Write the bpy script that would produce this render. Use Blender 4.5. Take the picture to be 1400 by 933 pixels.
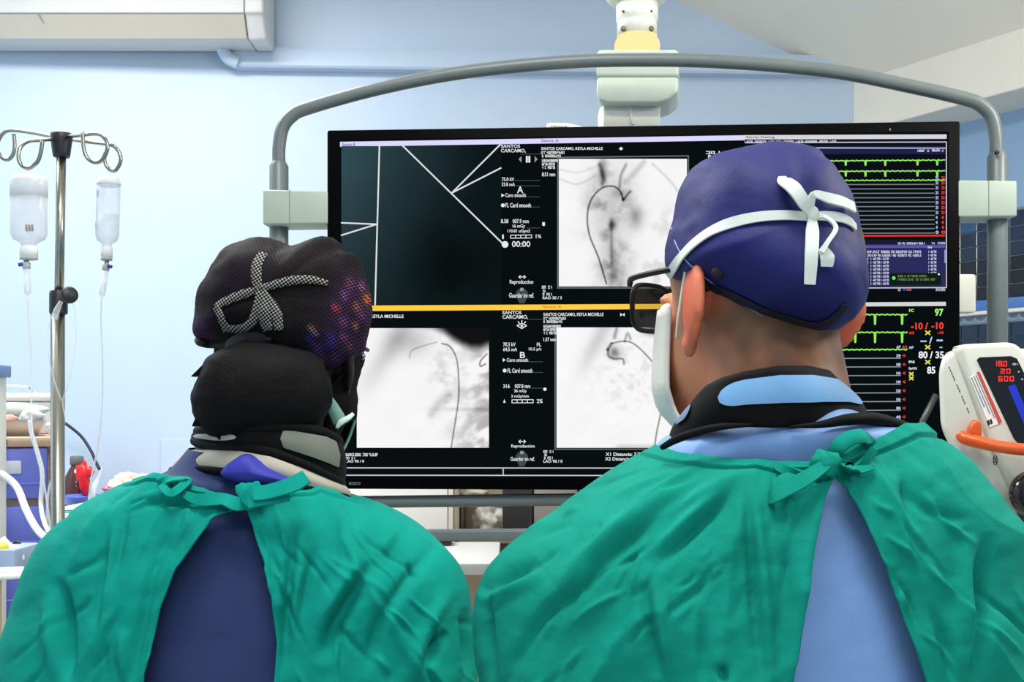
import bpy, bmesh, math, random
import numpy as np
from mathutils import Vector, Matrix, noise
from mathutils.bvhtree import BVHTree

random.seed(7)
for o in list(bpy.data.objects):
    bpy.data.objects.remove(o, do_unlink=True)
scene = bpy.context.scene
C = scene.collection

# ------------------------------------------------------------------ camera, world, lights, exposure
F = 1450.0          # focal length in pixels of a 1400 x 933 frame
HZ = 560.0          # image row of the horizon (level camera with a rise of the lens)
CAMZ = 1.5
cam_d = bpy.data.cameras.new('camera')
cam_d.sensor_width = 36.0
cam_d.lens = 36.0 * F / 1400.0
cam_d.shift_y = (HZ - 466.5) / 1400.0
cam_d.clip_start = 0.05
cam = bpy.data.objects.new('camera', cam_d)
cam.location = (0, 0, CAMZ)
cam.rotation_euler = (math.radians(90), 0, 0)
C.objects.link(cam)
scene.camera = cam

w = bpy.data.worlds.new('world'); scene.world = w
w.use_nodes = True
w.node_tree.nodes['Background'].inputs[0].default_value = (0.75, 0.82, 0.9, 1)
w.node_tree.nodes['Background'].inputs[1].default_value = 0.3

def area_light(name, loc, sx, sy, power, col=(1, 1, 1), rot=(0, 0, 0)):
    d = bpy.data.lights.new(name, 'AREA'); d.shape = 'RECTANGLE'
    d.size = sx; d.size_y = sy; d.energy = power; d.color = col
    o = bpy.data.objects.new(name, d); o.location = loc; o.rotation_euler = rot
    C.objects.link(o); return o
area_light('ceiling_lamp_light', (-1.6, 2.75, 3.40), 1.7, 0.8, 92, (1.0, 0.975, 0.95))
area_light('ceiling_lamp_light', (-0.2, 0.55, 3.40), 0.9, 0.6, 50, (1.0, 0.975, 0.94))
area_light('ceiling_lamp_light', (0.4, -1.3, 3.40), 1.4, 0.5, 36, (1.0, 0.975, 0.94))
pl = bpy.data.lights.new('added_fill_light', 'POINT'); pl.energy = 68; pl.shadow_soft_size = 0.18; pl.color = (1.0, 0.95, 0.87)  # unseen point light added to brighten the right-hand ceiling and beam
po = bpy.data.objects.new('added_fill_light', pl); po.location = (1.7, 1.3, 2.55); C.objects.link(po)

vs = scene.view_settings
vs.view_transform = 'Standard'; vs.look = 'None'; vs.gamma = 1.0; vs.use_curve_mapping = False
vs.exposure = 0.0

# ------------------------------------------------------------------ helpers
def P(px, py, Y):
    return Vector(((px - 700.0) / F * Y, Y, CAMZ - (py - HZ) / F * Y))
def s2l(c):
    out = []
    for v in c[:3]:
        v = v / 255.0
        out.append(v / 12.92 if v <= 0.04045 else ((v + 0.055) / 1.055) ** 2.4)
    return tuple(out)
MATS = {}
def mat(name, rgb, rough=0.6, metal=0.0, var=0.06, vscale=30.0, bump=0.0, bscale=200.0, spec=0.5,
        trans=0.0, alpha=1.0, sheen=0.0, attr=None, coat=0.0):
    if name in MATS: return MATS[name]
    m = bpy.data.materials.new(name); m.use_nodes = True
    nt = m.node_tree; N = nt.nodes; L = nt.links
    b = N['Principled BSDF']
    c = s2l(rgb)
    b.inputs['Roughness'].default_value = rough
    b.inputs['Metallic'].default_value = metal
    b.inputs['Specular IOR Level'].default_value = spec
    b.inputs['Transmission Weight'].default_value = trans
    b.inputs['Alpha'].default_value = alpha
    b.inputs['Sheen Weight'].default_value = sheen
    b.inputs['Coat Weight'].default_value = coat
    tc = N.new('ShaderNodeTexCoord')
    if attr:
        a = N.new('ShaderNodeAttribute'); a.attribute_name = attr
        src = a.outputs['Color']
    else:
        nz = N.new('ShaderNodeTexNoise'); nz.inputs['Scale'].default_value = vscale
        nz.inputs['Detail'].default_value = 4
        L.new(tc.outputs['Object'], nz.inputs['Vector'])
        r = N.new('ShaderNodeValToRGB')
        r.color_ramp.elements[0].position = 0.3; r.color_ramp.elements[1].position = 0.7
        r.color_ramp.elements[0].color = tuple(max(0, x * (1 - var)) for x in c) + (1,)
        r.color_ramp.elements[1].color = tuple(min(1, x * (1 + var)) for x in c) + (1,)
        L.new(nz.outputs['Fac'], r.inputs['Fac'])
        src = r.outputs['Color']
    L.new(src, b.inputs['Base Color'])
    if bump > 0:
        n2 = N.new('ShaderNodeTexNoise'); n2.inputs['Scale'].default_value = bscale
        n2.inputs['Detail'].default_value = 3
        L.new(tc.outputs['Object'], n2.inputs['Vector'])
        bp = N.new('ShaderNodeBump'); bp.inputs['Strength'].default_value = bump
        bp.inputs['Distance'].default_value = 0.002
        L.new(n2.outputs['Fac'], bp.inputs['Height']); L.new(bp.outputs['Normal'], b.inputs['Normal'])
    MATS[name] = m; return m
def emit(name, rgb, strength=1.0, attr=None):
    if name in MATS: return MATS[name]
    m = bpy.data.materials.new(name); m.use_nodes = True
    nt = m.node_tree; N = nt.nodes; L = nt.links
    for n in list(N): N.remove(n)
    out = N.new('ShaderNodeOutputMaterial'); e = N.new('ShaderNodeEmission')
    e.inputs['Strength'].default_value = strength
    if attr:
        a = N.new('ShaderNodeAttribute'); a.attribute_name = attr
        L.new(a.outputs['Color'], e.inputs['Color'])
    else:
        e.inputs['Color'].default_value = s2l(rgb) + (1,)
    L.new(e.outputs[0], out.inputs[0])
    MATS[name] = m; return m

def mesh_obj(name, verts, faces, material, parent=None, smooth=True):
    me = bpy.data.meshes.new(name)
    me.from_pydata([tuple(v) for v in verts], [], [tuple(f) for f in faces])
    me.update()
    return link(name, me, material, parent, smooth)
def link(name, me, material, parent=None, smooth=True):
    if material is not None and not me.materials: me.materials.append(material)
    if smooth:
        me.polygons.foreach_set('use_smooth', [True] * len(me.polygons))
    o = bpy.data.objects.new(name, me); C.objects.link(o)
    if parent is not None: adopt(o, parent)
    return o
def adopt(o, parent):
    o.parent = parent
    if parent.type == 'EMPTY':
        o.matrix_parent_inverse = Matrix.Translation(-parent.location)
def thing(name, label, cat, loc=(0, 0, 0), group=None):
    o = bpy.data.objects.new(name, None); o.location = loc; o.empty_display_size = 0.05
    C.objects.link(o); o['label'] = label; o['category'] = cat
    if group: o['group'] = group
    return o
def tag(o, label, cat, group=None):
    o['label'] = label; o['category'] = cat
    if group: o['group'] = group
    return o
def struct(o):
    o['kind'] = 'structure'; return o

class MB:
    def __init__(s): s.v = []; s.f = []
    def add(s, g):
        v, f = g; n = len(s.v)
        s.v += [Vector(x) for x in v]; s.f += [tuple(i + n for i in q) for q in f]; return s
    def obj(s, name, material, parent=None, smooth=True): return mesh_obj(name, s.v, s.f, material, parent, smooth)

def catmull(pts, n=8, closed=False):
    pts = [Vector(p) for p in pts]; out = []
    k = len(pts); rng = range(k if closed else k - 1)
    for i in rng:
        p0 = pts[(i - 1) % k] if (closed or i > 0) else pts[0] * 2 - pts[1]
        p1 = pts[i]; p2 = pts[(i + 1) % k]
        p3 = pts[(i + 2) % k] if (closed or i + 2 < k) else pts[-1] * 2 - pts[-2]
        for j in range(n):
            t = j / n
            out.append(0.5 * ((2 * p1) + (p2 - p0) * t + (2 * p0 - 5 * p1 + 4 * p2 - p3) * t * t
                              + (3 * p1 - p0 - 3 * p2 + p3) * t ** 3))
    if not closed: out.append(pts[-1].copy())
    return out
def tube(pts, r, seg=12, n=8, closed=False, smooth=True):
    pts = catmull(pts, n, closed) if smooth and len(pts) > 2 else [Vector(p) for p in pts]
    m = len(pts)
    rr = r if isinstance(r, (list, tuple)) else None
    V = []; Fc = []
    up = Vector((0, 0, 1)); prev = None
    for i, p in enumerate(pts):
        if closed: t = pts[(i + 1) % m] - pts[i - 1]
        else: t = pts[min(i + 1, m - 1)] - pts[max(i - 1, 0)]
        if t.length < 1e-9: t = Vector((0, 0, 1))
        t.normalize()
        if prev is None:
            a = up if abs(t.z) < 0.9 else Vector((1, 0, 0))
            nx = t.cross(a).normalized()
        else:
            nx = prev - t * prev.dot(t)
            if nx.length < 1e-6: nx = t.cross(Vector((1, 0, 0)))
            nx.normalize()
        prev = nx; ny = t.cross(nx)
        if rr is None: rad = r
        else:
            q = i / (m - 1) * (len(rr) - 1); a0 = int(q); a1 = min(a0 + 1, len(rr) - 1)
            rad = rr[a0] + (rr[a1] - rr[a0]) * (q - a0)
        for j in range(seg):
            an = 2 * math.pi * j / seg
            V.append(p + nx * math.cos(an) * rad + ny * math.sin(an) * rad)
    for i in range(m if closed else m - 1):
        for j in range(seg):
            a = i * seg + j; b = i * seg + (j + 1) % seg
            c = ((i + 1) % m) * seg + (j + 1) % seg; d = ((i + 1) % m) * seg + j
            Fc.append((a, b, c, d))
    if not closed:
        Fc.append(tuple(range(seg - 1, -1, -1))); Fc.append(tuple((m - 1) * seg + j for j in range(seg)))
    return V, Fc
def ribbon(pts, nrm, width, thick=0.0012, n=6):
    """flat band along pts; nrm = outward normals per point; width scalar or list"""
    P_ = catmull(pts, n) if len(pts) > 2 else [Vector(p) for p in pts]
    m = len(P_); k = len(pts)
    V = []; Fc = []
    for i, p in enumerate(P_):
        q = i / (m - 1) * (k - 1); a = int(q); b = min(a + 1, k - 1); fr = q - a
        nn = (Vector(nrm[a]) * (1 - fr) + Vector(nrm[b]) * fr).normalized()
        ww = width if not isinstance(width, (list, tuple)) else width[a] + (width[b] - width[a]) * fr
        t = (P_[min(i + 1, m - 1)] - P_[max(i - 1, 0)]).normalized()
        s = t.cross(nn).normalized()
        for (e, h) in ((-1, 0), (-0.93, 1), (0.93, 1), (1, 0), (0.9, -0.3), (-0.9, -0.3)):
            V.append(p + s * ww * 0.5 * e + nn * thick * h)
    for i in range(m - 1):
        for j in range(6):
            a = i * 6 + j; b = i * 6 + (j + 1) % 6
            Fc.append((a, b, b + 6, a + 6))
    Fc.append((5, 4, 3, 2, 1, 0)); Fc.append(tuple((m - 1) * 6 + j for j in range(6)))
    return V, Fc
def bm_out(bm):
    bm.verts.index_update()
    v = [x.co.copy() for x in bm.verts]; f = [tuple(q.index for q in g.verts) for g in bm.faces]
    bm.free(); return v, f
def box(lo, hi, bev=0.0, seg=2):
    bm = bmesh.new()
    bmesh.ops.create_cube(bm, size=1.0)
    lo = Vector(lo); hi = Vector(hi)
    for v in bm.verts:
        v.co = Vector([lo[i] + (v.co[i] + 0.5) * (hi[i] - lo[i]) for i in range(3)])
    if bev > 0: bmesh.ops.bevel(bm, geom=list(bm.edges), offset=bev, segments=seg, profile=0.5, affect='EDGES')
    return bm_out(bm)
def prism(poly, vec, bev=0.0, seg=3):
    """polygon (list of 3D points) extruded along vec, edges bevelled"""
    bm = bmesh.new(); vec = Vector(vec)
    a = [bm.verts.new(Vector(p)) for p in poly]; b = [bm.verts.new(Vector(p) + vec) for p in poly]
    n = len(poly)
    bm.faces.new(a); bm.faces.new(b[::-1])
    for i in range(n): bm.faces.new((a[i], b[i], b[(i + 1) % n], a[(i + 1) % n]))
    bmesh.ops.recalc_face_normals(bm, faces=list(bm.faces))
    if bev > 0: bmesh.ops.bevel(bm, geom=list(bm.edges), offset=bev, segments=seg, profile=0.5, affect='EDGES')
    return bm_out(bm)
def lathe(prof, c, seg=32, axis=None):
    """prof: (radius, height) list, around the vertical through c (or the given axis)"""
    c = Vector(c); V = []; Fc = []
    q = Vector((0, 0, 1)).rotation_difference(Vector(axis).normalized()) if axis is not None else None
    for (r, h) in prof:
        for j in range(seg):
            a = 2 * math.pi * j / seg
            v = Vector((r * math.cos(a), r * math.sin(a), h))
            if q: v = q @ v
            V.append(c + v)
    for i in range(len(prof) - 1):
        for j in range(seg):
            a = i * seg + j; b = i * seg + (j + 1) % seg
            Fc.append((a, b, b + seg, a + seg))
    Fc.append(tuple(range(seg - 1, -1, -1))); Fc.append(tuple((len(prof) - 1) * seg + j for j in range(seg)))
    return V, Fc
def ellipsoid(c, r, M=None, u=24, v=16):
    c = Vector(c); V = []; Fc = []
    for i in range(v + 1):
        th = math.pi * i / v
        for j in range(u):
            ph = 2 * math.pi * j / u
            p = Vector((r[0] * math.sin(th) * math.cos(ph), r[1] * math.sin(th) * math.sin(ph), r[2] * math.cos(th)))
            V.append(c + (M @ p if M else p))
    for i in range(v):
        for j in range(u):
            a = i * u + j; b = i * u + (j + 1) % u
            Fc.append((a, a + u, b + u, b))
    return V, Fc
def sharp(o, ang=35):
    """smooth shading with hard edges kept above the angle"""
    me = o.data
    me.polygons.foreach_set('use_smooth', [True] * len(me.polygons))
    try: me.set_sharp_from_angle(angle=math.radians(ang))
    except Exception: pass
    return o
def mod_solidify(o, t, off=-1):
    m = o.modifiers.new('thickness', 'SOLIDIFY'); m.thickness = t; m.offset = off
    return o
def turn_about(o, pivot, ang):
    R = Matrix.Rotation(ang, 3, 'Z'); pivot = Vector(pivot)
    o.location = pivot + R @ (o.location - pivot); o.rotation_euler.z += ang
# ------------------------------------------------------------------ the room
wall_m = mat('pale_blue_paint', (184, 203, 224), 0.42, var=0.02, vscale=3, bump=0.05, bscale=60)
wallr_m = mat('blue_paint', (140, 172, 205), 0.45, var=0.03, vscale=3, bump=0.05, bscale=60)
white_m = mat('white_ceiling_paint', (234, 230, 218), 0.6, var=0.02, vscale=4, bump=0.04, bscale=40)
floor_m = mat('grey_vinyl_floor', (196, 194, 186), 0.35, var=0.06, vscale=12)

def wy(X): return 4.45 + 0.043 * X          # the back wall runs slightly askew
BD = Vector((0.539, -0.842, 0)); BN = Vector((0.842, 0.539, 0))
B0 = Vector((1.45, wy(1.45), 0)); BE = B0 + BD * 7.6
XL = -3.0; YF = -1.9; ZC = 3.45
def at(v, z): return Vector((v.x, v.y, z))
floor = struct(mesh_obj('floor', [(XL, YF, -0.05), (6.2, YF, -0.05), (6.2, 4.9, -0.05), (XL, 4.9, -0.05),
    (XL, YF, 0), (6.2, YF, 0), (6.2, 4.9, 0), (XL, 4.9, 0)],
    [(4, 5, 6, 7), (3, 2, 1, 0), (0, 1, 5, 4), (1, 2, 6, 5), (2, 3, 7, 6), (3, 0, 4, 7)], floor_m, smooth=False))
struct(mesh_obj('wall_back', *prism([(XL, wy(XL), 0), (2.0, wy(2.0), 0), (2.0, wy(2.0) + .1, 0), (XL, wy(XL) + .1, 0)], (0, 0, 3.6)), wall_m, smooth=False))
struct(mesh_obj('wall_left', *box((XL - .1, YF, 0), (XL, 4.9, 3.6)), wall_m, smooth=False))
struct(mesh_obj('wall_front', *box((XL, YF - .1, 0), (6.2, YF, 3.6)), wall_m, smooth=False))
R0 = B0 + BN * 0.25 - BD * 0.3; R1 = BE + BN * 0.25
wall_right = struct(mesh_obj('wall_right', *prism([at(R0, 0), at(R1, 0), at(R1 + BN * .1, 0), at(R0 + BN * .1, 0)], (0, 0, 2.75)), wallr_m, smooth=False))
# beam along the right wall and the ceiling that slopes down to it
struct(mesh_obj('trim_1', *prism([at(B0, 2.674), at(BE, 2.674), at(BE + BN * .4, 2.674), at(B0 + BN * .4, 2.674)], (0, 0, .3), 0.006), white_m, smooth=False))
q0 = Vector((0.16, wy(0.16) + .05, ZC)); q1 = q0 + BD * 7.6
e0 = at(B0 - BD * .1, 2.88); e1 = at(BE, 2.88)
up = Vector((0, 0, .08))
struct(mesh_obj('ceiling', *prism([q0 - BD * .2, q1, e1 + BN * .02, e0 + BN * .02], up), white_m, smooth=False))
struct(mesh_obj('ceiling', *prism([(XL, YF, ZC), (q1.x, YF, ZC), q0 - BD * .2, (XL, wy(XL) + .1, ZC)], up), white_m, smooth=False))

# wall ledge (cable trunking) with rounded nose, running over the wall behind the display
def on_wall(px, z, out=0.0):
    # point of the back wall seen in pixel column px
    k = (px - 700) / F
    Y = 4.45 / (1 - 0.043 * k)
    return Vector((k * Y, Y - out, z))
a = on_wall(324, 2.905); b = on_wall(1166, 2.905)
tr = MB()
prof = [(0.0, 0.0), (-0.055, 0.0), (-0.062, 0.008), (-0.062, 0.06), (-0.05, 0.085), (0.0, 0.092)]
tr.add(prism([a + Vector((0, y, z)) for y, z in prof], b - a, 0.0))
struct(sharp(tr.obj('trim_2', wall_m)))
# faint flat access cover on the wall
mesh_obj('trim_3', *prism([on_wall(221, 1.5 - 0.12), on_wall(300, 1.5 - 0.12), on_wall(300, 1.5 - .36), on_wall(221, 1.5 - .36)], (0, -0.012, 0), 0.003), wall_m, smooth=False)
struct(bpy.data.objects['trim_3'])

# dark blue glazed tiles on the right wall, a pale dado rail and shelf below
tile_ms = [mat('navy_glazed_tile', (26, 44, 66), 0.15, var=0.25, vscale=9),
           mat('black_glazed_tile', (14, 16, 22), 0.15, var=0.2, vscale=9),
           mat('blue_glazed_tile', (44, 84, 128), 0.15, var=0.2, vscale=9)]
grout = mat('grey_grout', (128, 140, 146), 0.8)
def on_right(px, z, out=0.0):
    k = (px - 700) / F
    base = B0 + BN * 0.25
    # base.x + BD.x t = k (base.y + BD.y t)
    t = (k * base.y - base.x) / (BD.x - k * BD.y)
    v = base + BD * t - BN * out
    return Vector((v.x, v.y, z))
def z_right(px, py):
    v = on_right(px, 0); return CAMZ - (py - HZ) / F * v.y
cols = [1292.5, 1315.5, 1338.5, 1361, 1384, 1407, 1430]
rows = [z_right(1340, y) for y in (296, 317, 337, 356, 375, 393, 411)]
g = MB(); g.add(prism([on_right(1275, rows[-1], 0), on_right(1450, rows[-1], 0), on_right(1450, rows[0] + .01, 0), on_right(1275, rows[0] + .01, 0)], -BN * 0.006))
g.obj('grout', grout, wall_right, smooth=False)
for i in range(len(cols) - 1):
    for j in range(len(rows) - 1):
        k = 2 if j == 0 and i % 2 else (0 if j < 3 else 1)
        x0, x1 = cols[i] + .5, cols[i + 1] - .5
        z1, z0 = rows[j] - .002, rows[j + 1] + .002
        o = mesh_obj('tile', *prism([on_right(x0, z0, .006), on_right(x1, z0, .006), on_right(x1, z1, .006), on_right(x0, z1, .006)], -BN * 0.006, 0.0015, 1), tile_ms[k], wall_right, smooth=False)
zr = [z_right(1340, y) for y in (412, 427, 432, 444, 475)]
mesh_obj('blue_rail', *prism([on_right(1275, zr[1], .0), on_right(1450, zr[1], .0), on_right(1450, zr[0], .0), on_right(1275, zr[0], .0)], -BN * .03, .004), mat('blue_rail_paint', (72, 120, 190), .4), wall_right)
mesh_obj('white_rail', *prism([on_right(1275, zr[2], .0), on_right(1450, zr[2], .0), on_right(1450, zr[1], .0), on_right(1275, zr[1], .0)], -BN * .045, .003), white_m, wall_right)
sc = MB()
for i in range(9):
    c = on_right(1300 + i * 15, zr[2] - .002, .02); t = BD
    pts = [c + t * .026 * math.cos(q) - Vector((0, 0, .026 * math.sin(q))) for q in [math.pi * j / 8 for j in range(9)]]
    sc.add(tube(pts, .003, 6, 2))
sc.obj('scalloped_edge', mat('lace_grey', (150, 160, 165), .7), wall_right)
for i in range(len(cols) - 1):
    for j in range(2):
        zz = zr[3] - j * .06
        mesh_obj('tile', *prism([on_right(cols[i] + .5, zz - .057, .0), on_right(cols[i + 1] - .5, zz - .057, .0), on_right(cols[i + 1] - .5, zz, .0), on_right(cols[i] + .5, zz, .0)], -BN * .008, .0015, 1), tile_ms[0], wall_right, smooth=False)
# ------------------------------------------------------------------ the big display
MA = Vector(((447 - 700) / F * 2.134, 2.134, 0)); MBp = Vector(((1313 - 700) / F * 2.066, 2.066, 0))
MD = (MBp - MA).normalized(); MN = Vector((MD.y, -MD.x, 0))       # MN points to the viewer
MZ0, MZ1 = 1.3398, 2.0625
def scr(px, py, off=0.0):
    """point of the display's front plane that is seen at the pixel, moved off along the plane's normal"""
    d = Vector(((px - 700) / F, 1.0, -(py - HZ) / F)); o = Vector((0, 0, CAMZ))
    t = (MA - Vector((0, 0, 0))).dot(MN) / d.dot(MN)
    return o + d * t + MN * off
mon = thing('medical_monitor', 'huge black medical monitor showing four x-ray and vital sign windows', 'monitor', (MA + MBp) / 2 + Vector((0, 0, MZ0)))
bez = mat('black_bezel', (4, 4, 6), 0.45, var=0.1, spec=0.03)
W = (MBp - MA).length
def mloc(u, v, off=0.0): return MA + MD * u + Vector((0, 0, v)) + MN * off
hb = MB(); hb.add(prism([mloc(0, MZ0), mloc(W, MZ0), mloc(W, MZ1), mloc(0, MZ1)], -MN * 0.085, 0.004, 2))
hous = sharp(hb.obj('housing', bez, mon))
screen = MB()
screen.add(([scr(464, 191, .0006), scr(1297, 180, .0006), scr(1297, 655, .0006), scr(464, 653, .0006)], [(3, 2, 1, 0)]))
scr_o = screen.obj('screen', emit('screen_black', (9, 14, 17), 1.0), mon, smooth=False)
def quad(name, pts, rgb, off=.001, strength=1.0):
    n = 'lit_%d_%d_%d' % tuple(rgb) + ('' if strength == 1.0 else '_%d' % (strength * 10))
    pts = [scr(x, y, off) for x, y in pts]
    return mesh_obj(name, pts, [tuple(range(len(pts) - 1, -1, -1))], emit(n, rgb, strength), scr_o, smooth=False)
def rect(name, x0, y0, x1, y1, rgb, off=.001): return quad(name, [(x0, y0), (x1, y0), (x1, y1), (x0, y1)], rgb, off)
def lines(name, segs, rgb, wpx=1.6, off=.0016, join=False):
    if not join and len(segs) > 1:
        for q in segs: lines(name, [q], rgb, wpx, off)
        return
    V = []; Fc = []
    for pl in segs:
        for (x0, y0), (x1, y1) in zip(pl[:-1], pl[1:]):
            dx, dy = x1 - x0, y1 - y0; l = math.hypot(dx, dy) or 1
            nx, ny = -dy / l * wpx / 2, dx / l * wpx / 2
            ex, ey = dx / l * wpx * .3, dy / l * wpx * .3
            n = len(V)
            V += [scr(x0 + nx - ex, y0 + ny - ey, off), scr(x1 + nx + ex, y1 + ny + ey, off), scr(x1 - nx + ex, y1 - ny + ey, off), scr(x0 - nx - ex, y0 - ny - ey, off)]
            Fc.append((n, n + 1, n + 2, n + 3))
    return mesh_obj(name, V, Fc, emit('lit_%d_%d_%d' % tuple(rgb), rgb), scr_o, smooth=False)
def text_geo(s, bold=0.0):
    cu = bpy.data.curves.new('t', 'FONT'); cu.body = s; cu.resolution_u = 3; cu.offset = bold
    ob = bpy.data.objects.new('t', cu); C.objects.link(ob)
    dg = bpy.context.evaluated_depsgraph_get(); dg.update()
    me = bpy.data.meshes.new_from_object(ob.evaluated_get(dg))
    V = [v.co.copy() for v in me.vertices]; Fc = [tuple(p.vertices) for p in me.polygons]
    bpy.data.objects.remove(ob); bpy.data.curves.remove(cu); bpy.data.meshes.remove(me)
    x0 = min(v.x for v in V); x1 = max(v.x for v in V); y0 = min(v.y for v in V); y1 = max(v.y for v in V)
    return [((v.x - x0) / (x1 - x0), (v.y - y0) / max(1e-6, y1 - y0)) for v in V], Fc
def strokes(words):
    """print too small to read: ragged glyphs of short bars, words given by their lengths"""
    rs = random.Random(sum(words) * 7 + len(words)); V = []; Fc = []; k = sum(words) + len(words) - 1; i = 0
    def bar(x0, y0, x1, y1):
        n = len(V); V.extend([(x0, y0), (x1, y0), (x1, y1), (x0, y1)]); Fc.append((n, n + 1, n + 2, n + 3))
    for wlen in words:
        for j in range(wlen):
            a = i / k; wd = .84 / k; t = wd * .3; i += 1
            if rs.random() < .8: bar(a, 0, a + t, 1)
            if rs.random() < .7: bar(a + wd - t, 0, a + wd, 1)
            for y in (0, .4, .8):
                if rs.random() < .55: bar(a, y, a + wd, y + .2)
        i += 1
    return V, Fc
def texts(name, items, rgb, off=.0018, bold=.015):
    """items: (text, x0, y_top, x1, y_bottom) in pixels"""
    for s, x0, y0, x1, y1 in items:
        v, f = strokes(s) if isinstance(s, tuple) else text_geo(s, bold)
        V = [scr(x0 + a * (x1 - x0), y1 + b * (y0 - y1), off) for a, b in v]
        mesh_obj(name, V, f, emit('lit_%d_%d_%d' % tuple(rgb), rgb), scr_o, smooth=False)
# ---- picture windows with a computed grey picture
def seg_dist(X, Y, pl):
    d = np.full(X.shape, 1e9)
    for (x0, y0), (x1, y1) in zip(pl[:-1], pl[1:]):
        dx, dy = x1 - x0, y1 - y0; L2 = dx * dx + dy * dy + 1e-9
        t = np.clip(((X - x0) * dx + (Y - y0) * dy) / L2, 0, 1)
        d = np.minimum(d, np.hypot(X - x0 - t * dx, Y - y0 - t * dy))
    return d
def fbm(X, Y, s, seed, oct=4):
    rs = np.random.RandomState(seed); out = np.zeros(X.shape); amp = 1.0; tot = 0
    for o in range(oct):
        g = rs.rand(64, 64); x = X / s * 2 ** o; y = Y / s * 2 ** o
        xi = np.floor(x).astype(int); yi = np.floor(y).astype(int); fx = x - xi; fy = y - yi
        fx = fx * fx * (3 - 2 * fx); fy = fy * fy * (3 - 2 * fy)
        a = g[xi % 64, yi % 64]; b = g[(xi + 1) % 64, yi % 64]; c = g[xi % 64, (yi + 1) % 64]; d = g[(xi + 1) % 64, (yi + 1) % 64]
        out += amp * (a + (b - a) * fx + (c - a) * fy + (a - b - c + d) * fx * fy); tot += amp; amp *= .5
    return out / tot
def smooth_pl(pl, n=8):
    return [(v.x, v.y) for v in catmull([(x, y, 0) for x, y in pl], n)]
def picture(name, x0, y0, x1, y1, fn, res=1.0, off=.0013):
    nx = int((x1 - x0) / res) + 1; ny = int((y1 - y0) / res) + 1
    xs = np.linspace(x0, x1, nx); ys = np.linspace(y0, y1, ny); X, Y = np.meshgrid(xs, ys)
    col = np.asarray(fn(X, Y)).astype(float)
    if col.ndim == 2: col = np.stack([col] * 3, -1)
    col = np.clip(col, 0, 1); lin = np.where(col <= .04045, col / 12.92, ((col + .055) / 1.055) ** 2.4)
    V = [scr(x, y, off) for y in ys for x in xs]
    Fc = [(j * nx + i, (j + 1) * nx + i, (j + 1) * nx + i + 1, j * nx + i + 1) for j in range(ny - 1) for i in range(nx - 1)]
    o = mesh_obj(name, V, Fc, emit('picture_light', (255, 255, 255), 1.0, 'shade'), scr_o, smooth=False)
    at_ = o.data.color_attributes.new('shade', 'FLOAT_COLOR', 'POINT')
    rgba = np.concatenate([lin.reshape(-1, 3), np.ones((nx * ny, 1))], 1).ravel()
    at_.data.foreach_set('color', rgba)
    return o
G = lambda X, Y, cx, cy, sx, sy: np.exp(-((X - cx) / sx) ** 2 - ((Y - cy) / sy) ** 2)
def ln(X, Y, pl, wd): return np.exp(-(seg_dist(X, Y, smooth_pl(pl)) / wd) ** 2)
def sstep(a, b, x):
    t = np.clip((x - a) / (b - a), 0, 1); return t * t * (3 - 2 * t)
def picA(X, Y):
    dx = (X - 467) / 218; dy = (Y - 200) / 215
    k = .06 + .17 * np.clip(1 - dx * 1.1, 0, 1) * np.clip(1.1 - dy * .7, 0, 1) - .05 * G(X, Y, 600, 360, 55, 60)
    k = np.clip(k + .02 * (fbm(X, Y, 40, 3) - .5), .03, 1)
    return np.stack([k * .85 + .0, k * 1.25 + .012, k * 1.35 + .015], -1)
def picA2(X, Y):
    v = .985 - .04 * fbm(X, Y, 40, 5)
    lung = np.maximum(G(X, Y, 836, 285, 30, 55), G(X, Y, 838, 350, 22, 60))
    v -= lung * (.17 + .8 * np.clip(fbm(X, Y, 14, 8) - .4, 0, 1))
    v -= .25 * G(X, Y, 824, 232, 5, 18) + .3 * G(X, Y, 836, 308, 4, 7) + .12 * G(X, Y, 836, 345, 4, 45)
    v -= .22 * G(X, Y, 870, 298, 10, 14) * (.5 + fbm(X, Y, 12, 9)) + .18 * G(X, Y, 845, 264, 9, 7)
    for pl, a, wd in (([(829, 388), (818, 352), (806, 322), (803, 296), (808, 274), (822, 258), (838, 255), (848, 262), (852, 274)], .55, 1.1),
                      ([(847, 256), (849, 240), (856, 225)], .28, 2.0), ([(852, 274), (858, 266), (862, 262)], .4, 1.6),
                      ([(820, 225), (825, 245), (823, 252)], .3, 3.0), ([(765, 245), (790, 252), (815, 240)], .1, 1.5),
                      ([(765, 232), (790, 236), (820, 226)], .08, 1.5), ([(892, 224), (918, 250), (935, 275)], .12, 1.8),
                      ([(855, 250), (868, 236), (880, 222)], .14, 4), ([(836, 300), (836, 360)], .15, 2)):
        v -= a * ln(X, Y, pl, wd)
    v -= .1 * sstep(.55, .8, fbm(X, Y, 26, 11)) * sstep(850, 870, X) * sstep(270, 300, Y)
    v -= .10 * sstep(378, 392, Y + (X - 850) * -.2) * sstep(850, 900, X)
    return v
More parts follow.
